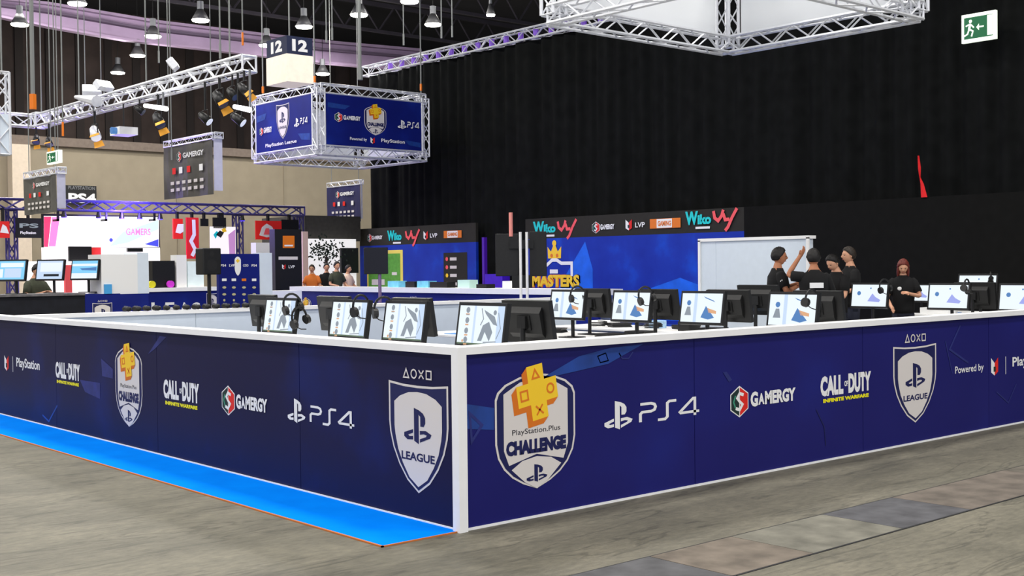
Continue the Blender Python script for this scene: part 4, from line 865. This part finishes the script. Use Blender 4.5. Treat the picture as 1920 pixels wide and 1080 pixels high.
# press wall
t = thing('press_wall', 'navy press wall with a shield and rows of small pale sponsor marks', 'press wall'); y = 16.3
px_box('panel', None, None, 411, 488, 476, 640, 'y', y, .1, BNAVY, base=0, parent=t)
px_box('white_side', None, None, 488, 511, 474, 640, 'y', y - .02, .3, INNER, base=0, parent=t)
A = Art((0, y, 0), (1, 0, 0), (0, 0, 1), (0, -1, 0), dz=.003, base=.003)
x_, z_ = yx(446, 517, y); hh = yx(446, 481, y)[1] - z_; A.at(x_, z_, hh * .36, hh); A.poly(CS, PWHITE); A.up(); A.at(x_, z_ + hh * .78, hh * .2); A.poly(plus_pts(), GOLD); A.at(0, 0)
for u, t_ in ((416, 'PS4'), (432, 'LVP'), (458, 'COD'), (474, 'PS4')):
    x1, z1_ = yx(u, 500, y); A.text(t_, x1 - .03, z1_, .05, PWHITE, .12, .02)
for i, u in enumerate((416, 434, 453, 472)):
    x1, z1_ = yx(u, 527, y); A.rect(x1, z1_, x1 + .1, z1_ + .05, PWHITE if i != 2 else ORANGE); A.up(.2)
    for v in (539, 552, 563, 576):
        x1, z1_ = yx(u, v, y); A.circ(x1 + .05, z1_, .045 if v != 563 else .025, mat('print_khaki', (190, 185, 140), .6), 8, ry=.025)
A.build('sponsor_marks', t)

# stage truss with signs at the back
YT = 30.5; zt = 3.58
BLT = mat('blue_black_truss', (60, 55, 110), .4, .3, noise=.3, nscale=3)
t = thing('stage_truss', 'dark violet-lit goalpost truss over the far left stage', 'truss')
xa, xb = ony(-60, 395, YT).x, ony(567, 400, YT).x
MB().truss((xa, YT, zt), (xb, YT, zt), BLT, .36, .5, .035, .025).build('cross_beam', t)
for u in (22, 446, 560): p = ony(u, 450, YT); MB().truss((p.x, YT, .02), (p.x, YT, zt - .18), BLT, .30, .4, .03, .02, up=(0, 1, 0)).build('post', t)
BLU = mat('violet_stage_lamp', (70, 50, 255), .4, emit=2.0)
lk = []
for i, u in enumerate((120, 185, 228, 262, 300, 454)):
    p = ony(u, 400, YT - .1); o = MB().cyl((p.x, YT - .1, zt - .36), (p.x, YT - .1, zt - .182), .09, BLACK, 10, r2=.05).cyl((p.x, YT - .1, zt - .38), (p.x, YT - .1, zt - .36), .08, BLU, 10).build('stage_light')
    tag(o, '%s small violet lamp from the left under the stage truss' % ['first', 'second', 'third', 'fourth', 'fifth', 'sixth'][i], 'stage light', 'violet lamps under the stage truss')
l = bpy.data.lights.new('violet_spill', 'POINT'); l.energy = 420; l.color = (.3, .2, 1); l.shadow_soft_size = .3; o = bpy.data.objects.new('violet_spill', l); o.location = (ony(230, 400, YT).x, YT - .7, zt - .1); COL.objects.link(o)
# LED screen
t = thing('led_screen', 'glowing white and pink wide screen hung under the stage truss', 'screen'); y = YT + .5
px_box('screen_frame', None, None, 80, 300, 403, 466, 'y', y, .12, BLACK, parent=t)
for u in (100, 190, 280): q_ = ony(u, 403, y); MB().box((q_.x - .03, YT + .1, q_.z - .2), (q_.x + .03, y + .02, q_.z - .14), BLACK).box((q_.x - .03, YT + .1, q_.z - .2), (q_.x + .03, YT + .16, 3.45), BLACK).build('hanger', t)
A = Art((0, y, 0), (1, 0, 0), (0, 0, 1), (0, -1, 0), dz=.004, base=.004)
def pr_(*uv): return [yx(u, v, y) for u, v in uv]
LW = mat('led_white', (255, 250, 255), .4, emit=1.35); LP = mat('led_pink', (255, 130, 200), .4, emit=1.0); LM = mat('led_magenta', (240, 60, 110), .4, emit=.9); LC = mat('led_pale_blue', (190, 225, 255), .4, emit=1.1); LBL = mat('led_blue', (70, 80, 230), .4, emit=.8)
A.poly(pr_((82, 464), (82, 405), (298, 407), (298, 463)), LW); A.up(); A.poly(pr_((82, 463), (82, 406), (96, 406), (90, 463)), LM); A.poly(pr_((91, 462), (97, 407), (112, 407), (104, 462)), LP)
A.poly(pr_((205, 462), (230, 435), (297, 412), (297, 430), (240, 455)), LC); A.up(); A.poly(pr_((270, 458), (297, 448), (297, 463)), LBL)
x_, z_ = yx(236, 441, y); A.text('GAMERS', x_, z_, .22, LP, .82, .02); A.circ(*yx(208, 450, y), .06, LBL, 10); A.build('lit_picture', t)
for u0, u1, v0, v1, m, l in ((-5, 18, 415, 446, RED, 'red hanging sign cut by the left edge'), (30, 78, 409, 446, BLACK, 'black hanging sign with white lettering left of the glowing screen'), (325, 343, 410, 448, RED, 'small red square sign right of the glowing screen'), (350, 373, 408, 485, mat('red_banner', (225, 30, 40), .6), 'tall red banner with white curl beside the colourful banner'), (377, 391, 410, 424, BLACK, 'small black hanging sign above the colourful banner'), (400, 424, 408, 428, BLACK, 'square black hanging sign above the colourful banner'), (395, 442, 425, 477, mat('pastel_banner', (245, 240, 235), .6, emit=.3), 'pale colourful banner with green and yellow blots'), (480, 528, 414, 449, RED, 'red hanging sign with a white arch'), (528, 560, 412, 430, BLACK, 'black hanging sign right of the red arch sign')):
    o = px_box('hanging_sign', l, 'sign', u0, u1, v0, v1, 'y', YT - .32, .06, m, group='signs hanging under the stage truss')
    zz = yx(u0, v0, YT - .32)[1]; xx = (yx(u0, v0, YT - .32)[0] + yx(u1, v0, YT - .32)[0]) / 2
    MB().box((xx - .03, YT - .31, zz - .05), (xx + .03, YT - .19, max(3.45, zz)), BLACK).build('hanger', o)
    A = Art((0, YT - .32, 0), (1, 0, 0), (0, 0, 1), (0, -1, 0), dz=.004, base=.004); q = lambda *uv: [yx(a_, b_, YT - .32) for a_, b_ in uv]
    if u0 == -5: A.poly(q((0, 436), (5, 420), (12, 425), (17, 438)), PWHITE)
    elif u0 == 30: x_, z_ = yx(38, 440, YT - .32); A.text('PlayStation', x_, z_, .1, PWHITE, .45, .03); A.text('PS', x_ - .02, z_ + .2, .13, SG, .55, .03)
    elif u0 == 325: A.poly(q((329, 436), (333, 420), (344, 420), (344, 434), (338, 438)), PWHITE)
    elif u0 == 350: A.stroke(q((363, 412), (364, 440), (358, 452), (366, 468), (360, 480)), .12, PWHITE)
    elif u0 == 395: 
        A.poly(q((405, 440), (412, 432), (420, 436), (414, 446)), mat('led_green', (40, 190, 80), .5)); A.poly(q((400, 440), (406, 433), (410, 436), (404, 448)), TEAL); A.poly(q((415, 430), (422, 427), (425, 434), (418, 436)), GOLD); A.poly(q((428, 440), (441, 430), (441, 476), (430, 477)), mat('print_lilac', (230, 170, 225), .5))
    elif u0 == 480: A.poly(q((486, 441), (491, 426), (500, 419), (510, 425), (518, 442), (500, 445)), SILV); A.up(); A.poly(q((494, 440), (498, 428), (504, 428), (510, 440)), CORAL)
    if A.mb.v: A.build('printed_mark', o)
# bright booths between
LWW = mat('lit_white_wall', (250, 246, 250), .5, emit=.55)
bg = [('kiosk_panel', 'pale lit kiosk panel below the left of the glowing screen', 'panel', 80, 128, 464, 490, LWW), ('television', 'black television under the glowing screen', 'television', 130, 172, 462, 482, BLACK), ('kiosk_panel', 'red lit panel right of the black television', 'panel', 172, 192, 464, 490, RED), ('kiosk_panel', 'wide white lit panel above the white cabinet', 'panel', 192, 300, 464, 480, LWW), ('soundbar', 'short black bar above the white cabinet', 'speaker', 240, 268, 465, 472, BLACK), ('kiosk_panel', 'white lit wall behind the counter monitors', 'panel', 50, 190, 490, 535, LWW), ('kiosk_panel', 'pink lit strip behind the cyan screen', 'panel', 122, 135, 497, 532, CORAL)]
for i, (n_, l, c_, u0, u1, v0, v1, m) in enumerate(bg): px_box(n_, l, c_, u0, u1, v0, v1, 'y', (29.0 - i * .5 if n_ == 'television' else 28.6) if n_ != 'kiosk_panel' else 29.6 - i * .3, .1, m, base=0 if n_ != 'soundbar' else None)
# dark sponsor tower
t = thing('sign_tower', 'dark sign tower with an orange square and sponsor marks', 'sign tower'); y = 24.0
px_box('tower_body', None, None, 516, 566, 430, 560, 'y', y, .3, BLACK2, base=0, parent=t)
A = Art((0, y, 0), (1, 0, 0), (0, 0, 1), (0, -1, 0), dz=.004, base=.004); q = lambda *uv: [yx(a_, b_, y) for a_, b_ in uv]
A.poly(q((530, 465), (530, 442), (552, 442), (552, 465)), ORANGE); A.up(); A.poly(q((533, 462), (533, 459), (549, 459), (549, 462)), PWHITE)
A.poly(q((522, 487), (522, 481), (558, 481), (558, 487)), SILV); x_, z_ = yx(526, 503, y); lvp(A, x_ + .1, z_ + .04, .14); A.text('LVP', x_ + .25, z_, .08, PWHITE, .2, .02); A.build('sponsor_marks', t)
px_box('white_shelf', 'white shelf unit beside the sign tower', 'shelf', 480, 520, 455, 474, 'y', 26, .3, mat('white_board', (236, 236, 234), .6), base=0)
px_box('beige_screen', 'narrow pinkish screen right of the sign tower', 'screen wall', 568, 578, 434, 540, 'y', 27, .1, mat('pink_beige', (220, 190, 180), .7), base=0)
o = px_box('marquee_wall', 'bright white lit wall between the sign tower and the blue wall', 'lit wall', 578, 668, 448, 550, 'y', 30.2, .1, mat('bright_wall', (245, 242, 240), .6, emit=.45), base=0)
px_box('marquee_roof', 'sloping dark grey canopy above the bright wall', 'canopy', 572, 676, 405, 452, 'y', 30.6, 3.0, mat('dark_canopy', (64, 62, 58), .8, noise=.15))
px_box('television', 'dark television at the right of the bright wall', 'television', 640, 672, 465, 512, 'y', 30.08, .1, BLACK2)
px_box('table_counter', 'white counter with small goods below the bright wall', 'counter', 510, 566, 545, 562, 'y', 20.5, .6, WHITE, base=0)
# foliage-like decoration and crowd in front of the bright wall
lf = MB(); random.seed(11); LEAF = mat('dark_leaf', (40, 52, 40), .8, noise=.4, nscale=4)
for i in range(220):
    u, v = random.gauss(612, 16), random.gauss(470, 12); p = ony(u, v, 28.6 + random.uniform(-.3, .3)); s = .05; a_ = random.uniform(0, 6.3)
    d1 = Vector((math.cos(a_), .3, math.sin(a_))) * s; d2 = Vector((-math.sin(a_), .3, math.cos(a_))) * s * .6; lf.add([p, p + d1 + d2, p + d1 * 2, p + d1 - d2], [(0, 1, 2, 3)], LEAF)
tp = thing('potted_tree', 'dark small-leaved tree in front of the bright wall', 'tree'); lf.build('foliage', tp); p = ony(612, 500, 28.6); MB().cyl((p.x, p.y, .35), (p.x, p.y, 2.0), .05, mat('bark', (60, 50, 40), .9)).build('trunk', tp); MB().cyl((p.x, p.y, 0), (p.x, p.y, .4), .22, BLACK2, 14, r2=.3).build('pot', tp)
DK = mat('olive_cloth', (60, 64, 50), .9, noise=.2)
for i, (u, d, hgt, sh, l) in enumerate(((585, 35, 1.72, mat('orange_cloth', (220, 120, 50), .9), 'distant person in orange top beside the sign tower'), (612, 36, 1.76, SHIRT, 'distant person in black before the bright wall'), (631, 34.5, 1.80, DK, 'distant person in olive top near the dark television'), (652, 36, 1.7, mat('white_orange_cloth', (240, 210, 190), .9), 'distant person in pale top under the dark television'))):
    p = ond(u, 500, d); person(p.x, p.y, facing(-.6 + .3 * i, -.7), hgt, l, HAIRB if i != 0 else HAIRG, SKIN, ((-.26, .05, 1.13), (-.2, .25, 1.05)), ((.26, .05, 1.13), (.2, .26, 1.1)), shirt=sh, group='visitors in the background')
p = ony(66, 500, YB1 + 1.25); person(p.x, p.y, facing(.2, -.8), 1.75, 'person in olive behind the black counter, forearm resting on it', HAIRB, SKIN, ((-.26, .1, 1.15), (-.1, .33, 1.22)), ((.26, .1, 1.15), (.1, .34, 1.22)), nod=-20, shirt=DK)
px_box('television', 'black sign with pale lettering on the far beige wall', 'sign', 122, 181, 348, 384, 'y', 49.6, .1, BLACK)
bpy.data.objects['television.002'].name = 'wall_sign'
A = Art((0, 49.6, 0), (1, 0, 0), (0, 0, 1), (0, -1, 0), dz=.02, base=.02); x_, z_ = yx(124, 380, 49.6); A.text('PS4', x_ + .1, z_, .45, PWHITE, 1.3, .04); A.text('PLAYSTATION', x_ + .1, z_ + .62, .16, GREY, 1.25, .02); A.build('sign_lettering', bpy.data.objects['wall_sign'])

# ================================================================== HANGING TRUSS BOXES
def ring_box(name, label, x0, x1, y0, y1, z0, z1, bay=.36, size=.29):
    t = thing(name, label, 'hanging sign'); s = size / 2
    X0, X1, Y0, Y1, Z0, Z1 = x0 + s, x1 - s, y0 + s, y1 - s, z0 + s, z1 - s
    for z in (Z0, Z1):
        for a, b in (((X0, Y0), (X1, Y0)), ((X1, Y0), (X1, Y1)), ((X1, Y1), (X0, Y1)), ((X0, Y1), (X0, Y0))):
            MB().truss((*a, z), (*b, z), SILVER, size, bay, .027, .014).build('truss_beam', t)
    for x, y in ((X0, Y0), (X1, Y0), (X1, Y1), (X0, Y1)): MB().truss((x, y, Z0), (x, y, Z1), SILVER, size, bay, .027, .014, up=(0, 1, 0)).build('corner_column', t)
    return t
AX0, AX1, AY0, AY1, AZ0, AZ1 = 14.77, 19.0, 25.33, 29.35, 5.0, 7.18
t = ring_box('hanging_banner_box', 'square truss box with navy printed banners hanging left of the curtain', AX0, AX1, AY0, AY1, AZ0, AZ1, size=.33)
bz0, bz1 = AZ0 + .33, AZ1 - .33
MB().box((AX0 + .34, AY0 + .02, bz0), (AX1 - .34, AY0 + .05, bz1), BNAVY).build('banner', t); MB().box((AX0 + .02, AY0 + .34, bz0), (AX0 + .05, AY1 - .34, bz1), BNAVY).build('banner', t)
WB = mat('banner_white_back', (235, 238, 240), .7)
MB().box((AX0 + .34, AY1 - .06, bz0), (AX1 - .34, AY1 - .03, bz1), WB).build('banner', t); MB().box((AX1 - .06, AY0 + .34, bz0), (AX1 - .03, AY1 - .34, bz1), WB).build('banner', t)
A = Art((AX0, AY0 + .02, 0), (1, 0, 0), (0, 0, 1), (0, -1, 0), dz=.004, base=.005)
W_ = AX1 - AX0; zc = (bz0 + bz1) / 2
A.poly([(.4, bz1 - .25), (1.2, bz1 - .3), (1.0, bz1 - .42), (.4, bz1 - .4)], STREAK); A.poly([(3.2, bz0 + .3), (3.85, bz0 + .25), (3.85, bz0 + .1), (3.4, bz0 + .15)], STREAK)
challenge(A, W_ * .5, bz0 + .38, .82, .9, False); gamergy(A, .62, 1.55, zc + .08, .3)
A.at(W_ - 1.12, zc + .02, .34, .28); ps_logo(A, PWHITE); A.at(W_ - .92, zc - .06, .14, .17); ps4_text(A, PWHITE, .22); A.at(0, 0)
A.text('Powered by', 1.15, bz0 + .15, .12, PWHITE, .62, .02); lvp(A, 1.98, bz0 + .21, .2); A.text('PlayStation', 2.3, bz0 + .15, .14, PWHITE, .9, .02); A.build('printed_logo', t)
A = Art((AX0 + .02, AY1, 0), (0, -1, 0), (0, 0, 1), (-1, 0, 0), dz=.004, base=.005); W_ = AY1 - AY0
A.poly([(.4, bz1 - .35), (1.0, bz1 - .3), (.9, bz1 - .5), (.4, bz1 - .55)], STREAK); A.poly([(2.9, bz0 + .4), (3.6, bz0 + .35), (3.6, bz0 + .15), (3.1, bz0 + .2)], STREAK)
league(A, W_ * .5, bz0 + .32, .78, 1.1, False); hexg(A, .68, zc - .1, .26); A.text('GAMERGY', .86, zc - .17, .18, PWHITE, .5, .04)
A.at(W_ - 1.15, zc - .02, .3, .28); ps_logo(A, PWHITE); A.at(W_ - .95, zc - .08, .13, .16); ps4_text(A, PWHITE, .22); A.at(0, 0)
A.text('PlayStation League', .95, bz0 + .1, .14, PWHITE, 1.9, .02); A.build('printed_logo', t)
for i, (x, y) in enumerate(((AX0 + .3, AY1 - .3), (AX1 - .2, AY0 + .2), (AX0 + .5, AY0 + .9))):
    MB().cyl((x, y, AZ1 - .1), (x, y, 14.97), .022, CABLE, 6).cyl((x, y, AZ1 + .1), (x, y, AZ1 + .32), .04, ORANGE, 8).build('suspension_cable', t)
BX0, BX1, BY0, BY1, BZ0, BZ1 = 7.12, 11.3, 3.4, 7.07, 5.0, 7.2
t = ring_box('hanging_banner_box', 'large square truss box hanging overhead at top right, white banner backs inside', BX0, BX1, BY0, BY1, BZ0, BZ1, bay=.34, size=.30)
MB().box((BX0 + .36, BY1 - .07, BZ0 + .3), (BX1 - .36, BY1 - .04, BZ1 - .3), WB).build('banner', t); MB().box((BX1 - .07, BY0 + .36, BZ0 + .3), (BX1 - .04, BY1 - .36, BZ1 - .3), WB).build('banner', t)
MB().box((BX0 + .36, BY0 + .04, BZ0 + 1.2), (BX1 - .36, BY0 + .07, BZ1 - .3), BNAVY).build('banner', t)
for x, y in ((BX0 + .2, BY0 + .2), (BX1 - .2, BY0 + .2), (BX0 + .2, BY1 - .2), (BX1 - .2, BY1 - .2)): MB().cyl((x, y, BZ1 - .1), (x, y, 14.97), .012, CABLE, 6).build('suspension_cable', t)
# long lighting truss at left
t = thing('lighting_truss', 'long aluminium lighting truss crossing the upper left of the hall', 'truss')
MB().truss((8.85, 31.6, 6.2), (8.85, 18.6, 6.2), SILVER, .42, .45, .04, .022).build('long_beam', t)
MB().truss((-2.0, 31.8, 6.2), (8.7, 31.8, 6.2), SILVER, .42, .5, .035, .018).build('side_beam', t)
MB().truss((8.85, 31.6, 6.0), (8.85, 31.6, 6.42), SILVER, .5, .4, .035, .02, up=(0, 1, 0)).build('corner_block', t)
for y in (19.5, 24, 28.5, 31.5): MB().cyl((8.85, y, 6.3), (8.85, y, 14.97), .02, CABLE, 6).build('suspension_cable', t)
# white truss tower cut by the left edge
p = ond(4, 200, 26); t = thing('hanging_truss', 'white truss column cut by the left edge of the photo', 'truss'); MB().truss((p.x, p.y, ond(4, 290, 26).z), (p.x, p.y, ond(4, 136, 26).z), SILVER, .3, .3, .03, .016, up=(0, 1, 0)).box((p.x - .12, p.y - .1, ond(4, 290, 26).z), (p.x + .12, p.y + .1, ond(4, 215, 26).z), INNER).build('column', t)
MB().cyl((p.x, p.y, ond(4, 140, 26).z), (p.x, p.y, 14.97), .02, CABLE, 6).build('suspension_cable', t)
# hanging grey banners
GB = mat('grey_banner', (86, 84, 78), .8, noise=.25, nscale=1.5); GB2 = mat('banner_lavender_side', (205, 205, 225), .8, noise=.05); NB = mat('navy_banner', (40, 40, 84), .8, noise=.2, nscale=1.5)
def hang_banner(u0, um, u1, vt, vb, d, label, m):
    p = ond(um, vt, d); X = p.x; q = onx(u0, vt, X); r_ = ony(u1, vt, p.y); zb = ond(um, vb, d).z; zt = p.z
    t = thing('hanging_banner', label, 'banner', (0, 0, 0), 0, 'grey printed banners hung from the roof')
    ys = [p.y + (q.y - p.y) * i / 10 for i in range(11)]
    mb = MB(); vs = []
    for z in (zb, (zb + zt) / 2, zt - .2): vs += [(X + .03 * math.sin(i * 1.3 + z), y_, z) for i, y_ in enumerate(ys)]
    fs = [(j * 11 + i, j * 11 + i + 1, (j + 1) * 11 + i + 1, (j + 1) * 11 + i) for j in range(2) for i in range(10)]; mb.add(vs, fs, m); o = mb.build('front_cloth', t); md = o.modifiers.new('s', 'SOLIDIFY'); md.thickness = .01
    MB().box((X, p.y - .01, zb + .1), (r_.x, p.y + .01, zt - .1), GB2).build('side_cloth', t)
    MB().truss((X + .05, q.y, zt - .1), (X + .05, p.y, zt - .1), SILVER, .2, .25, .02, .01).build('header_truss', t); MB().truss((X, p.y, zt - .1), (r_.x, p.y, zt - .1), SILVER, .2, .25, .02, .01).build('header_truss', t)
    for y_ in (p.y + .2, q.y - .2): MB().cyl((X + .05, y_, zt), (X + .05, y_, 14.97), .014, CABLE, 6).build('suspension_cable', t)
    W_ = q.y - p.y; Hh = zt - zb - .2
    A = Art((X - .03, q.y, zb), (0, -1, 0), (0, 0, 1), (-1, 0, 0), dz=.003, base=.02)
    hexg(A, W_ * .34, Hh * .78, Hh * .2); A.text('GAMERGY', W_ * .42, Hh * .74, Hh * .1, PWHITE, W_ * .42, .04)
    for k, (f_, m_) in enumerate(((.2, RED), (.34, PWHITE), (.5, RED), (.75, PWHITE))): A.rect(W_ * f_, Hh * .46, W_ * f_ + W_ * .07, Hh * .58, m_)
    for r0 in (.26, .13):
        for k in range(6): A.rect(W_ * (.16 + k * .12), Hh * r0, W_ * (.16 + k * .12) + W_ * .07, Hh * (r0 + .06), SILV)
    A.build('printed_marks', t); return t
hang_banner(308, 400, 416, 247, 364, 33, 'grey printed banner hanging in front of the beige wall, middle one', GB)
hang_banner(46, 106, 122, 312, 397, 31, 'grey printed banner at far left below the green exit sign', GB)
hang_banner(614, 676, 679, 336, 415, 44, 'dark navy printed banner just left of the curtain edge', NB)
# aisle number sign
t = thing('aisle_sign', 'navy and cream box sign reading 12 hanging from the roof', 'sign'); p = ond(538, 100, 29); x0, y0 = p.x, p.y
xr = ony(586, 100, y0).x; yr = onx(500, 100, x0).y; zt_, zm, zb_ = ond(538, 66, 29).z, ond(538, 100, 29).z, ond(538, 152, 29).z
MB().box((x0, y0, zm), (xr, yr, zt_), mat('sign_navy', (24, 34, 66), .6)).build('number_box', t); MB().box((x0 - .01, y0 - .01, zb_), (xr + .01, yr + .01, zm), mat('sign_cream', (240, 225, 205), .6, emit=.25, noise=.04)).build('cream_box', t)
A = Art((x0, y0, zm), (1, 0, 0), (0, 0, 1), (0, -1, 0), dz=.003, base=.005); A.text('12', (xr - x0) * .5, .08, (zt_ - zm) * .66, PWHITE, (xr - x0) * .6, .05, align='c'); A.build('number_print', t)
A = Art((x0, yr, zm), (0, -1, 0), (0, 0, 1), (-1, 0, 0), dz=.003, base=.005); A.text('12', (yr - y0) * .5, .08, (zt_ - zm) * .66, PWHITE, (yr - y0) * .55, .05, align='c'); A.build('number_print', t)
MB().cyl(((x0 + xr) / 2, (y0 + yr) / 2, zt_), ((x0 + xr) / 2, (y0 + yr) / 2, 14.97), .02, CABLE, 6).build('suspension_cable', t)
# small exit sign at left
p = ond(88, 309, 27); exit_sign(p, (0, -1, 0), .72, .28, 'small green exit sign hanging at far left above the grey banner', 'rod')
# ================================================================== LAMPS
LAMP = mat('lamp_glow', (255, 250, 235), .3, emit=14)
ordn = 'first second third fourth fifth sixth seventh eighth ninth tenth eleventh twelfth thirteenth fourteenth'.split()
lamps = sorted([(37, 48), (145, 9), (287, 70), (376, 40), (258, 106), (221, 138), (570, 52), (500, 87), (673, 30), (768, 5), (812, 48), (605, 140), (920, 30)])
def make_lamp():
    t = thing('high_bay_lamp', '', 'lamp')
    MB().cyl((0, 0, .05), (0, 0, .45), .34, mat('lamp_shell', (60, 60, 62), .5), 18, r2=.12).build('reflector', t, smooth=True)
    MB().cyl((0, 0, .45), (0, 0, .75), .12, GREY, 12).build('ballast_box', t)
    MB().cyl((0, 0, 0), (0, 0, .05), .3, LAMP, 18, r2=.33).build('lens', t)
    MB().cyl((0, 0, .75), (0, 0, 3.98), .015, BLACK, 5).build('suspension_rod', t)
    return t
L0 = None
for i, (u, v) in enumerate(lamps):
    p = onz(u, v, 11.0)
    if L0 is None: L0 = make_lamp(); q = L0
    else: q = copy_tree(L0)
    q.location = p; tag(q, '%s bright round roof lamp counted from the left of the photo' % ordn[i], None, 'high bay lamps under the dark roof')
    if u in (920,): q.scale = (.5, .5, 1)
    l = bpy.data.lights.new('lamp_light', 'POINT'); l.energy = 260; l.shadow_soft_size = .3; l.color = (1, .97, .92)
    o = bpy.data.objects.new('lamp_light', l); COL.objects.link(o); o.location = p + Vector((0, 0, -.35))
# suspension cables that carry nothing visible
cab = [(62, 205, 24), (118, 255, 26), (298, 118, 30), (413, 110, 24), (322, 300, 34), (455, 85, 28), (612, 80, 30), (623, 75, 30), (675, 150, 30), (757, 85, 32), (828, 72, 30), (848, 70, 32), (160, 180, 38), (190, 190, 38)]
for i, (u, v, d) in enumerate(cab):
    p = ond(u, v, d); r_ = .045 if u in (62, 675) else .016
    o = MB().cyl(p, (p.x, p.y, 14.97), r_, CABLE, 6).cyl(p, p + Vector((0, 0, .3)), r_ * 1.6, ORANGE if u in (118, 455, 62) else CABLE, 6).build('rigging_cable')
    tag(o, '%s pale rigging cable from the left dropping from the dark roof' % ordn[i], 'cable', 'rigging cables dropping from the roof')
# stage lights on the left truss
YF = mat('yellow_flap', (235, 165, 50), .5)
def spot(p, aim, sc, label, flap=True, bodym=BLACK, glow=None):
    sc = sc * .72
    t = thing('stage_light', label, 'stage light', p, 0, 'stage lights hung from the left truss')
    d = Vector(aim).normalized(); a = d.orthogonal().normalized()
    MB().cyl(-d * .16 * sc, d * .16 * sc, .10 * sc, bodym, 14, r2=.13 * sc).ell(-d * .16 * sc, (.09 * sc,) * 3, bodym, 10, 6).build('housing', t, smooth=True)
    MB().cyl(d * .16 * sc, d * .17 * sc, .115 * sc, glow or mat('lens_glass', (90, 100, 120), .1), 14).build('lens', t)
    MB().tube([Vector((0, -.17 * sc, 0)), Vector((0, -.17 * sc, .22 * sc)), Vector((0, .17 * sc, .22 * sc)), Vector((0, .17 * sc, 0))], .014 * sc, BLACK, 6).cyl((0, 0, .22 * sc), (0, 0, max(.3 * sc, 6.02 - p[2])), .03 * sc, BLACK).build('yoke', t)
    if flap:
        b = d.cross(a); q = MB()
        for s in (-1, 1):
            e = d * .17 * sc + a * s * .12 * sc; q.add([e - b * .1 * sc, e + b * .1 * sc, e + b * .12 * sc + d * .14 * sc + a * s * .06 * sc, e - b * .12 * sc + d * .14 * sc + a * s * .06 * sc], [(0, 1, 2, 3)], YF)
        o = q.build('barn_door', t); md = o.modifiers.new('s', 'SOLIDIFY'); md.thickness = .008
    return t
for i, (u, v, d, sc, fl, bm_, l) in enumerate(((68, 262, 27, 1.2, True, BLACK, 'black spotlight with yellow flap at the truss corner'), (92, 266, 27, 1.2, True, BLACK, 'second black spotlight hanging beside the truss corner'), (178, 250, 26, 1.6, True, SILVER, 'white and yellow spotlight left of the small white box'), (297, 226, 24, 1.5, True, BLACK, 'black spotlight with orange flap under the truss middle'), (412, 186, 23, 1.5, True, BLACK, 'black spotlight with long orange flap near the truss end'), (436, 176, 23.5, 1.1, False, BLACK, 'plain black spotlight near the truss end'), (458, 168, 22, 1.2, True, BLACK, 'black spotlight with yellow flap under the right end of the truss'), (385, 222, 26, 1.2, False, BLACK, 'small dark spotlight with pale ring'), (447, 224, 26, 1.2, False, BLACK, 'small dark spotlight just left of the banner box'), (262, 206, 25, 1.0, False, BLACK, 'small dark spotlight under the white tube'))):
    spot(onx(u, v, 8.68), (-.3 + .1 * i, -.6, -.6), sc, l, fl, bm_, mat('soft_lens', (220, 225, 235), .2, emit=.5) if i in (2, 7, 8) else None)
p = onx(232, 247, 8.68); t = thing('projector', 'white box projector with blue lens hanging below the truss', 'projector', p); MB().box((-.25, -.32, -.1), (.25, .3, .1), mat('white_board', (236, 236, 234), .6)).build('body', t); MB().cyl((-.2, -.1, 0), (-.38, -.1, 0), .09, SBL, 14).build('lens', t); MB().cyl((0, 0, .1), (0, 0, 6.02 - p.z), .02, BLACK).build('bracket', t)
# white flood lights and tubes above the truss
FL = mat('flood_glow', (255, 255, 255), .3, emit=4)
for i, (u, v, d, a, l) in enumerate(((195, 160, 27, 20, 'bright white floodlight fixed above the left truss'), (172, 168, 27, -20, 'second bright floodlight beside it, pointing left'), (325, 120, 25, 60, 'white floodlight over the middle of the truss'))):
    p = onx(u, v, 8.68); t = thing('floodlight', l, 'floodlight', p); M_ = Matrix.Rotation(R(a), 3, 'Z') @ Matrix.Rotation(R(-40), 3, 'X')
    MB().box((-.25, -.06, -.13), (.25, .1, .13), SILVER, rot=M_).build('housing', t); MB().box((-.22, -.075, -.11), (.22, -.06, .11), FL, rot=M_).build('lens', t); MB().cyl((0, .0, 0), (0, .0, 6.38 - p.z), .02, GREY).build('bracket', t)
for (u0, v0, u1, v1, d, l) in ((142, 182, 182, 190, 27, 'white wedge-shaped reflector left on the truss'), (272, 198, 312, 204, 24, 'white tube lamp under the middle of the truss'), (440, 200, 468, 206, 26, 'white tube lamp touching the banner box')):
    a, b = onx(u0, v0, 8.45), onx(u1, v1, 8.45); tt = thing('tube_lamp', l, 'lamp'); MB().cyl(a, b, .05, FL if u0 != 142 else SILVER, 10, r2=.06 if u0 != 142 else .16).build('tube', tt); m_ = (a + b) / 2; MB().box((m_.x - .01, m_.y - .02, m_.z), (8.67, m_.y + .02, m_.z + .03), GREY).box((8.63, m_.y - .02, min(m_.z, 6.0)), (8.67, m_.y + .02, max(m_.z + .03, 6.01)), GREY).build('bracket', tt)
